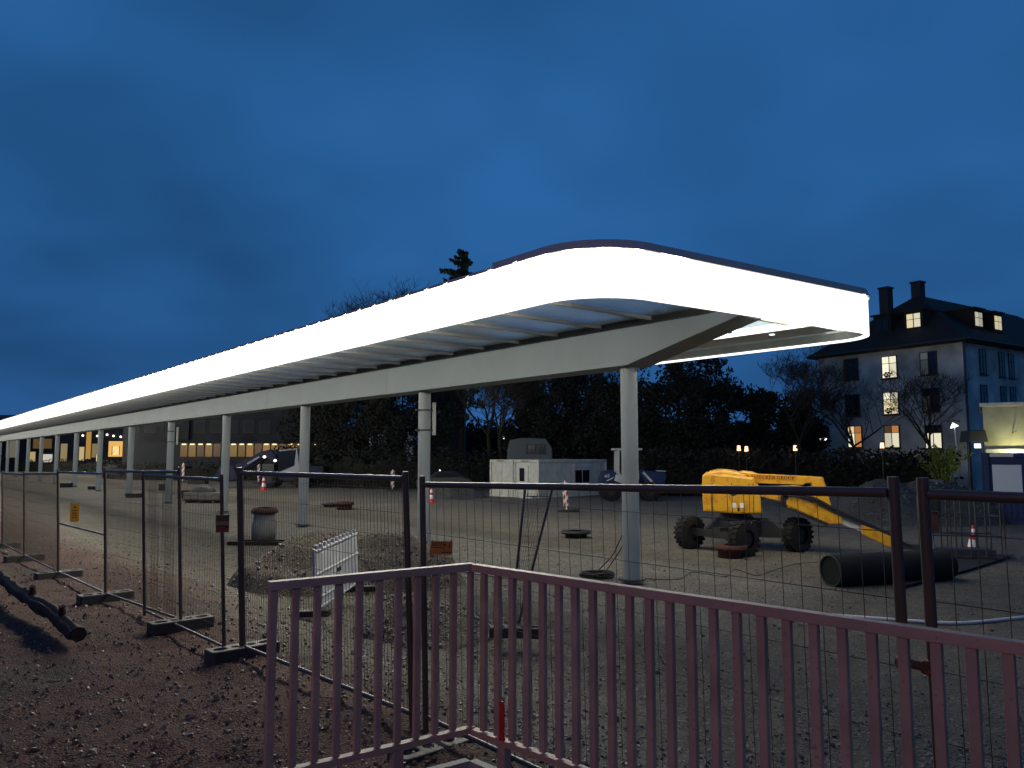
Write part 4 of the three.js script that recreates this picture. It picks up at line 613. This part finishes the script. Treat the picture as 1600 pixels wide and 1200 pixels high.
bareTree(-11.2, -76, 20.6, 'bare crowned tree above the canopy, left of the fir', 51, { depth: 6, fork: 0.26, spread: 0.62 }); bareTree(-13.4, -77, 18.6, 'lower bare crown at the left of those above the canopy', 52, { depth: 6, fork: 0.26, spread: 0.62 }); bareTree(-8.9, -78, 21, 'thin bare crown above the canopy nearest the fir', 53, { depth: 5, fork: 0.32 });
bareTree(-1.75, -67, 13, 'bare tree with a dark trunk at the gap of sky', 54, { depth: 5 }); bareTree(-0.6, -64, 13, 'bare tree standing just right of the gap of sky', 55, { depth: 6 }); bareTree(3.2, -66, 13, 'bare tree between the dark evergreens over the cabins', 56, { depth: 6 });
bareTree(22.3, -61, 12.2, 'bare tree left of the white house, under the canopy tip', 57, { depth: 6, spread: 0.62 }); bareTree(30.35, -56, 9.6, 'small bare tree in front of the white house wall', 58, { depth: 5, spread: 0.62, fork: 0.36, r0: 0.2 }); bareTree(27.6, -62, 9.2, 'thin bare tree beside the dark windows of the white house', 59, { depth: 4, spread: 0.6 });
hedge([[8.5, -54], [14, -52.5], [20, -51], [25, -49.5], [26.6, -48]], 3.35, 2.2, 'long dark hedge running in front of the white house', 61, 9000); hedge([[-24, -80], [-14, -66], [-4, -64], [4, -66], [10, -62]], 3.4, 2.4, 'long dark hedge behind the site cabins and canopy columns', 62, 9000); hedge([[-100, -136], [-80, -130], [-62, -118], [-44, -88], [-26, -84]], 2.2, 2, 'low dark hedge in front of the lit shop row', 63, 5000);
{ const g = thing('green_shrub', 'yellow-green shrub lit by the lamp left of the blue container', 'shrub', [25.2, -0.55, -45.2]); const st = []; const r = rng(71); for (let k = 0; k < 40; k++) { const a = r() * 6.3; st.push(rod(V(0, 0, 0), V(Math.cos(a) * 1.4 * r(), 1.4 + 2.2 * r(), Math.sin(a) * r()), 0.02, 3, 0.008)); } mesh('stem', st, M.bark, g); mesh('foliage', leafMesh(3600, (q) => { const a = q() * 6.283, t = 0.25 + 0.75 * q(), k = Math.floor(q() * 26), s = 0.5 + 1.2 * hash2(k, 3, 7), d = 6.283 * hash2(k, 5, 7), hh = 2.2 + 1.6 * hash2(k, 9, 7); return V(Math.cos(d) * s * t * t + 0.12 * Math.cos(a), hh * (t - 0.12 * t * t * t) + 0.1 * Math.sin(a), Math.sin(d) * 0.7 * s * t * t); }, 0.1, 72), M.leafGreen, g); }

// ---------------------------------------------------------------- buildings
const lit = {}; function pane(rgb, k) { const key = rgb.join() + k; return (lit[key] ??= (() => { const m = mat('litWindow' + Object.keys(lit).length, [0.04, 0.036, 0.03], 0.3); m.emissive.setRGB(...rgb); m.emissiveIntensity = k; return m; })()); }
{
  const g = thing('white_house', 'white plastered house with dark hipped roof, chimneys and some lit windows', 'house', [35.5, -0.55, -60], 0.579);
  const Wd = 30, Dp = 12.9, E = 12.0;
  mesh('wall', box(Wd, E, Dp, Wd / 2, E / 2, -Dp / 2), M.plaster, g);
  { // hipped roof with eaves
    const o = 0.7, x0 = -o, x1 = Wd + o, z0 = o, z1 = -Dp - o, yE = E - 0.15, yR = 17.15, rx0 = 5.6, rx1 = Wd - 5.6, rz = -Dp / 2; const p = { a: [x0, yE, z0], b: [x1, yE, z0], c: [x1, yE, z1], d: [x0, yE, z1], e: [rx0, yR, rz], f: [rx1, yR, rz] }, lo = ([x, y, z]) => [x, y - 0.22, z];
    const F = [], tri = (...q) => { for (let i = 1; i + 1 < q.length; i++) F.push(...q[0], ...q[i], ...q[i + 1]); }; tri(p.a, p.b, p.f, p.e); tri(p.c, p.d, p.e, p.f); tri(p.d, p.a, p.e); tri(p.b, p.c, p.f); tri(lo(p.a), lo(p.d), lo(p.c), lo(p.b)); for (const [m, n] of [['a', 'b'], ['b', 'c'], ['c', 'd'], ['d', 'a']]) tri(lo(p[m]), lo(p[n]), p[n], p[m]);
    const gg = new THREE.BufferGeometry(); gg.setAttribute('position', new THREE.Float32BufferAttribute(F, 3)); gg.computeVertexNormals(); const roof = mesh('roof', gg, M.roof, g);
    for (const [x, z, y0, y1] of [[5.7, -6.4, 16.2, 18.25], [3.4, -8.1, 14.6, 17.75]]) mesh('chimney', [rbox(0.85, y1 - y0, 0.85, x, (y0 + y1) / 2, z, 0.02), rbox(1.0, 0.16, 1.0, x, y1 + 0.06, z, 0.02)], M.wallDark, roof);
    mesh('gutter', [rod(V(x0, yE - 0.05, z0 + 0.08), V(x1, yE - 0.05, z0 + 0.08), 0.08, 6), rod(V(x0 - 0.08, yE - 0.05, z0), V(x0 - 0.08, yE - 0.05, z1), 0.08, 6)], M.darkSteel, roof);
  }
  mesh('downpipe', [rod(V(0.1, 0, 0.09), V(0.1, E - 0.3, 0.09), 0.07, 8), rod(V(0.1, E - 0.35, 0.09), V(0.35, E - 0.1, 0.6), 0.07, 8)], M.darkSteel, g);
  const warm = [1, 0.86, 0.5], cool = [1, 0.93, 0.68], or = [1, 0.42, 0.12];
  // one window: frame, sill, four panes
  const win = (side, t, y, w, h, lights) => {
    const T = (lx, ly, lz) => (side === 'L' ? V(-lz, y + ly, -t - lx) : V(t + lx, y + ly, lz)), bx = (name, ww, hh, dd, lx, ly, lz, m, par) => { const c = T(lx, ly, lz); return mesh(name, side === 'L' ? box(dd, hh, ww, c.x, c.y, c.z) : box(ww, hh, dd, c.x, c.y, c.z), m, par); };
    const rv = bx('window', w + 0.1, h + 0.1, 0.06, 0, 0, 0.005, M.frame, g); bx('sill', w + 0.3, 0.07, 0.2, 0, -h / 2 - 0.08, 0.08, M.frame, rv);
    for (let a = 0; a < 2; a++) for (let b = 0; b < 2; b++) { const L = lights && lights[b * 2 + a], hh = b ? h * 0.3 : h * 0.64, ly = b ? h * 0.34 : -h * 0.155; bx('window_pane', w * 0.44, hh, 0.02, (a ? 1 : -1) * w * 0.245, ly, 0.045, L ? pane(L[0], L[1]) : M.glassDark, rv); }
    for (const s of [-1, 0, 1]) bx('casement_bar', 0.06, h, 0.05, s * (w / 2 - 0.02) * 1, 0, 0.05, M.frame, rv); bx('transom', w, 0.045, 0.05, 0, h * 0.176, 0.055, M.frame, rv);
    if (lights && lights.plant) { const c = T(0.1, -h * 0.36, 0.09), r = rng(Math.round(t * 77 + y)); mesh('plant', leafMesh(70, (q) => { const b = inBall(q); return V(c.x + (side === 'L' ? 0 : b.x * 0.5), c.y + (b.y * 0.5 + 0.1) * 0.5, c.z + (side === 'L' ? b.x * 0.5 : 0)); }, 0.14, Math.round(t * 9)), M.leafDark, rv); }
  };
  const A = (...q) => Object.assign(q, { plant: true });
  for (const [t, y, l] of [[9.62, 10.35, 0], [6.05, 10.2, A([cool, 0.75], [cool, 1.1], [cool, 0.9], [cool, 1.0])], [2.72, 10.2, [0, [[0.6, 0.7, 0.8], 0.05], 0, [[0.6, 0.7, 0.8], 0.1]]], [9.62, 7.15, 0], [6.05, 7.12, A([warm, 0.7], [warm, 0.95], [cool, 0.75], [cool, 1.1])], [2.68, 7.2, [0, [[0.6, 0.6, 0.6], 0.05], 0, 0]], [9.5, 4.35, [[or, 0.5], [cool, 1.0], [or, 0.35], [[1, 0.75, 0.4], 0.8]]], [6.1, 4.3, [[cool, 0.75], [cool, 0.55], [or, 0.45], [[0.5, 0.25, 0.15], 0.15]]], [2.6, 4.2, [[cool, 0.8], [cool, 0.8], 0, 0]]]) win('L', t, y, 1.34, 1.85, l || null);
  for (const [t, y, w] of [[3.0, 10.25, 1.0], [6.15, 10.2, 0.9], [7.8, 10.2, 0.9], [2.9, 7.35, 1.0], [6.15, 7.4, 0.9], [7.8, 7.4, 0.9], [12, 10.2, 0.9], [12, 7.3, 0.9]]) win('R', t, y, w, 2.0, null);
  // dormers in the roof
  const dorm = (side, t, l) => { const T = (lx, ly, lz) => (side === 'L' ? V(-lz, ly, -t - lx) : V(t + lx, ly, lz)), B = (name, w, h, d, lx, ly, lz, m, p) => { const c = T(lx, ly, lz); return mesh(name, side === 'L' ? box(d, h, w, c.x, c.y, c.z) : box(w, h, d, c.x, c.y, c.z), m, p); };
    const d = B('dormer', 1.6, 1.9, 2.4, 0, 14.0, -2.3, M.roof, g); B('dormer_roof', 1.9, 0.14, 2.8, 0, 15.0, -2.3, M.roof, d); for (const s of [-1, 1]) B('window_pane', 0.52, 1.15, 0.03, s * 0.31, 14.1, -1.07, l ? pane(l[s > 0 ? 1 : 0][0], l[s > 0 ? 1 : 0][1]) : M.glassDark, d); B('transom', 1.25, 0.04, 0.04, 0, 14.2, -1.05, M.frame, d); };
  dorm('L', 4.4, [[cool, 0.7], [warm, 0.75]]); dorm('L', 7.2, null); dorm('R', 5.1, [[cool, 0.5], [cool, 0.35]]); dorm('R', 8.4, [[warm, 0.6], [warm, 0.55]]);
}
{ // pale building behind the blue container, lit from below
  const g = thing('pale_building', 'flat-roofed pale yellow building behind the blue container', 'building', [27.6, -0.55, -45], -0.55); mesh('wall', box(14, 5.6, 8, 7, 2.8, -4), M.plasterYellow, g); mesh('roof_edge', rbox(14.3, 0.22, 8.3, 7, 5.68, -4, 0.03), M.white, g); mesh('ledge', rbox(13.9, 0.3, 0.2, 7, 2.95, 0.1), M.white, g);
  for (const x of [2.1, 4.2]) mesh('wall_joint', box(0.02, 2.4, 0.012, x, 4.3, 0.004), M.frame, g); mesh('bracket_lamp', [rod(V(1.4, 4.0, 0.02), V(1.6, 4.15, 0.3), 0.02, 6)], M.frame, g);
  const f = thing('floodlight', 'small yellow floodlight behind the blue container', 'lamp', [28.5, 2.0, -43.6]); mesh('stand', rod(V(0, -3.1, 0), V(0, 0, 0), 0.03, 8), M.darkSteel, f); mesh('lamp_glass', new THREE.SphereGeometry(0.1, 12, 8), glow('flood', [1, 0.95, 0.6], 3), f); const l = new THREE.PointLight(new THREE.Color(1, 0.95, 0.48), 16.0); l.shadow.radius = 5; l.castShadow = true; f.add(l);
}
{ // lamp post by the house and the small lanterns in its garden
  const lantern = (x, y, z, rgb, k, label, o = {}) => { const g = thing('garden_lantern', label, 'lantern', [x, -0.55, z], 0, 'small lanterns in front of the house'); mesh('post', rod(V(0, 0, 0), V(0, y + 0.55 - 0.1, 0), 0.03, 7), M.darkSteel, g); mesh('lamp_glass', new THREE.CylinderGeometry(0.1, 0.13, 0.34, 12).translate(0, y + 0.55, 0), glow('lantern' + label.length + x, rgb, o.e ?? 2.2), g); mesh('cap', new THREE.ConeGeometry(0.18, 0.12, 12).translate(0, y + 0.78, 0), M.darkSteel, g); const l = new THREE.PointLight(new THREE.Color(...rgb), k); l.position.set(0, y + 0.55, 0); l.shadow.radius = 4; l.castShadow = true; g.add(l); };
  const or = [1, 0.55, 0.3]; lantern(14.95, 2.65, -50.8, or, 0.5, 'first of two orange lanterns close together beyond the lift'); lantern(15.45, 2.6, -50.8, or, 0.4, 'second of two orange lanterns close together beyond the lift'); lantern(18.3, 2.65, -49.8, or, 0.5, 'single orange lantern right of the close pair'); lantern(23.2, 2.8, -48.3, or, 0.5, 'orange lantern under the ground floor windows of the white house');
  const g = thing('street_lamp', 'white street lamp with a tilted head in front of the white house', 'street lamp', [29.3, -0.55, -51]); mesh('pole', rod(V(0.3, 0, 0), V(0.05, 4.6, 0), 0.05, 8, 0.03), M.signWhite, g); mesh('lamp_head', rbox(0.7, 0.1, 0.4, 0, 4.98, 0, 0.04), M.darkSteel, g); mesh('lamp_glass', new THREE.ConeGeometry(0.26, 0.3, 14).rotateZ(0.35).translate(0, 4.75, 0), glow('streetWhite', [0.95, 1, 0.95], 3), g); const l = new THREE.PointLight(new THREE.Color(0.95, 1, 0.85), 10); l.position.set(0, 4.74, 0); l.shadow.radius = 5; l.castShadow = true; g.add(l);
  const w = thing('wall_lamp', 'small white lamp at the left end of the white house', 'lamp', [26.3, -0.55, -65]); mesh('post', rod(V(0, 0, 0), V(0, 4.0, 0), 0.04, 7), M.darkSteel, w); mesh('lamp_glass', rbox(0.55, 0.16, 0.2, 0, 4.08, 0, 0.05), M.streetWhite, w); const l2 = new THREE.PointLight(new THREE.Color(0.95, 1, 0.95), 2); l2.position.set(0, 4.08, 0); l2.shadow.radius = 4; l2.castShadow = true; w.add(l2);
  const k = thing('notice_shelter', 'small dark roofed shelter with a lit white panel beside the pale building', 'shelter', [26.9, -0.55, -44.8]); mesh('roof', extrude([[-0.62, 3.5], [-0.5, 4.15], [0.4, 4.2], [0.55, 3.5]], 0.9, 0.03), M.wallDark, k); for (const x of [-0.4, 0.4]) mesh('post', rod(V(x, 0, 0), V(x, 3.5, 0), 0.04, 7), M.wallDark, k); mesh('light_panel', rbox(0.38, 0.26, 0.05, 0.05, 3.28, 0.2, 0.02), glow('panelWhite', [1, 1, 0.9], 1.4), k);
  for (const [x, y, z, l3] of [[-19.5, 3.3, -79, 'single white light point right of the third column'], [-0.7, 3.75, -69.5, 'tiny white light point left of the camper van']]) { const q = thing('path_lamp', l3, 'lamp', [x, -0.55, z], 0, 'far light points'); mesh('pole', rod(V(0, 0, 0), V(0, y + 0.5, 0), 0.03, 6), M.darkSteel, q); mesh('lamp_glass', new THREE.SphereGeometry(0.14, 10, 8).translate(0, y + 0.6, 0), M.streetWhite, q); }
}
{ // dark tower block edge, far pale house
  const g = thing('dark_block', 'tall dark building right behind the second canopy column', 'building', [-9.6, -0.55, -82]); mesh('wall', box(4.4, 11, 8, 2.0, 5.5, -4), M.wallDark, g); mesh('corner_strip', box(0.3, 11, 0.3, 4.3, 5.5, -0.1), M.plasterBlue, g); mesh('roof_edge', rbox(4.8, 0.2, 8.4, 2.0, 11.1, -4), M.wallDark, g); for (let k = 0; k < 6; k++) mesh('window_pane', box(0.8, 1.1, 0.04, 0.8 + (k % 2) * 1.7, 2.2 + Math.floor(k / 2) * 3, 0.02), M.glassDark, g);
  const h = thing('far_house', 'small pale blue house wall between the trunks left of the second column', 'house', [-15.8, -0.55, -88]); mesh('wall', box(5, 6, 6, 2, 3, -3), mat('plasterPale', [0.55, 0.58, 0.66], 0.9), h); mesh('roof', extrude([[-1, 6], [2, 8.2], [5, 6]], 6.4, 0.02).translate(0, 0, -3), M.roof, h); for (const x of [0.8, 3]) mesh('window_pane', box(0.9, 1.3, 0.05, x, 3.6, 0.03), M.glassDark, h);
}
{ // apartment block with a lit ground floor
  const g = thing('apartment_block', 'long blue-grey apartment block with a warm lit ground floor', 'building', [-47, -0.55, -93], 0.06); const Wd = 24, H = 10.4; mesh('wall', box(Wd, H, 9, Wd / 2, H / 2, -4.5), M.plasterBlue, g); mesh('roof_edge', rbox(Wd + 0.4, 0.3, 9.4, Wd / 2, H + 0.1, -4.5), M.wallDark, g); for (const x of [6.3, 19.5]) mesh('bay', box(3.2, H - 4.5, 0.5, x, 4.6 + (H - 4.5) / 2, 0.25), M.plasterBlue, g);
  for (let k = 0; k < 12; k++) for (const y of [6.2, 9]) if (k !== 3 && k !== 9) { const w = mesh('window', box(1.3, 1.5, 0.06, 1.2 + k * 1.95, y, 0.02), M.frame, g); mesh('window_pane', box(1.1, 1.3, 0.03, 1.2 + k * 1.95, y, 0.055), M.wallDark, w); }
  mesh('ground_floor', box(Wd - 0.4, 3.9, 0.12, Wd / 2, 2.3, 0.06), M.wallDark, g); const r = rng(91);
  for (let k = 0; k < 17; k++) { const x = 7.3 + k * 0.98, on = r(), w = 0.82; if (x > 23.6) break; const e = on < 0.35 ? 0.05 : 0.1 + 0.15 * r(); mesh('shop_window', box(w, 1.6, 0.04, x, 3.35, 0.16), pane([1, 0.4 + 0.06 * Math.round(on * 2), 0.04], Math.round(e * 20) / 20), g); if (on > 0.25) mesh('ceiling_light', box(0.5, 0.13, 0.05, x, 4.05, 0.2), pane([1, 0.8, 0.4], 1.8), g); }
  mesh('awning', rbox(Wd - 6.5, 0.12, 0.9, 15, 4.25, 0.5), M.wallDark, g);
}
{ // lit shop at far left
  const g = thing('corner_shop', 'low shop with bright warm windows at far left under the canopy', 'building', [-98.5, -1.1, -143]); g.scale.setScalar(1.5); mesh('wall', box(18.2, 6.8, 9, 9.1, 3.4, -4.5), M.plasterBlue, g); mesh('roof_edge', rbox(18.6, 0.5, 9.4, 9.3, 6.9, -4.4), M.concrete, g); mesh('plinth', box(18, 0.9, 0.1, 9.1, 0.45, 0.05), M.wallDark, g);
  const or = [1, 0.55, 0.12], y = [1, 0.78, 0.35], wh = [0.9, 0.85, 0.72];
  const b = (x, w, y0, y1, c, e) => { const f = mesh('shop_window', box(w, y1 - y0, 0.05, x, (y0 + y1) / 2, 0.04), pane(c, e), g); for (const s of [-0.5, 0.5]) mesh('window_bar', box(0.07, y1 - y0, 0.06, x + s * w, (y0 + y1) / 2, 0.06), M.frame, f); };
  b(16.7, 1.9, 2.0, 3.9, or, 0.8); b(16.7, 0.9, 2.2, 3.3, y, 0.95); b(13.3, 0.7, 1.7, 6.2, or, 0.4); b(14.1, 0.8, 1.9, 3.6, y, 0.2); b(12.5, 0.7, 1.5, 3.2, y, 0.5); b(11.9, 0.4, 1.2, 2.2, wh, 1.0); b(14.6, 0.6, 1.4, 2.3, [1, 0.9, 0.5], 0.9); b(10.3, 0.9, 1.4, 3.6, y, 0.25); b(8.2, 1.5, 1.0, 2.3, wh, 0.6); b(6.3, 1.1, 0.9, 2.6, y, 0.4); b(7.6, 2.4, 3.0, 4.2, or, 0.1); b(3.9, 1.6, 1.9, 5.0, [0.9, 0.78, 0.55], 0.14); b(1.8, 0.9, 1.0, 4.6, [0.9, 0.78, 0.55], 0.08);
  for (const [x, yy] of [[12.6, 4.6], [14.4, 4.55], [15.6, 4.7], [16.4, 4.55], [17.3, 4.45]]) mesh('ceiling_light', new THREE.SphereGeometry(0.13, 10, 8).translate(x, yy, 0.2), pane([1, 0.92, 0.7], 2.5), g);
}

renderer.render(scene, camera);
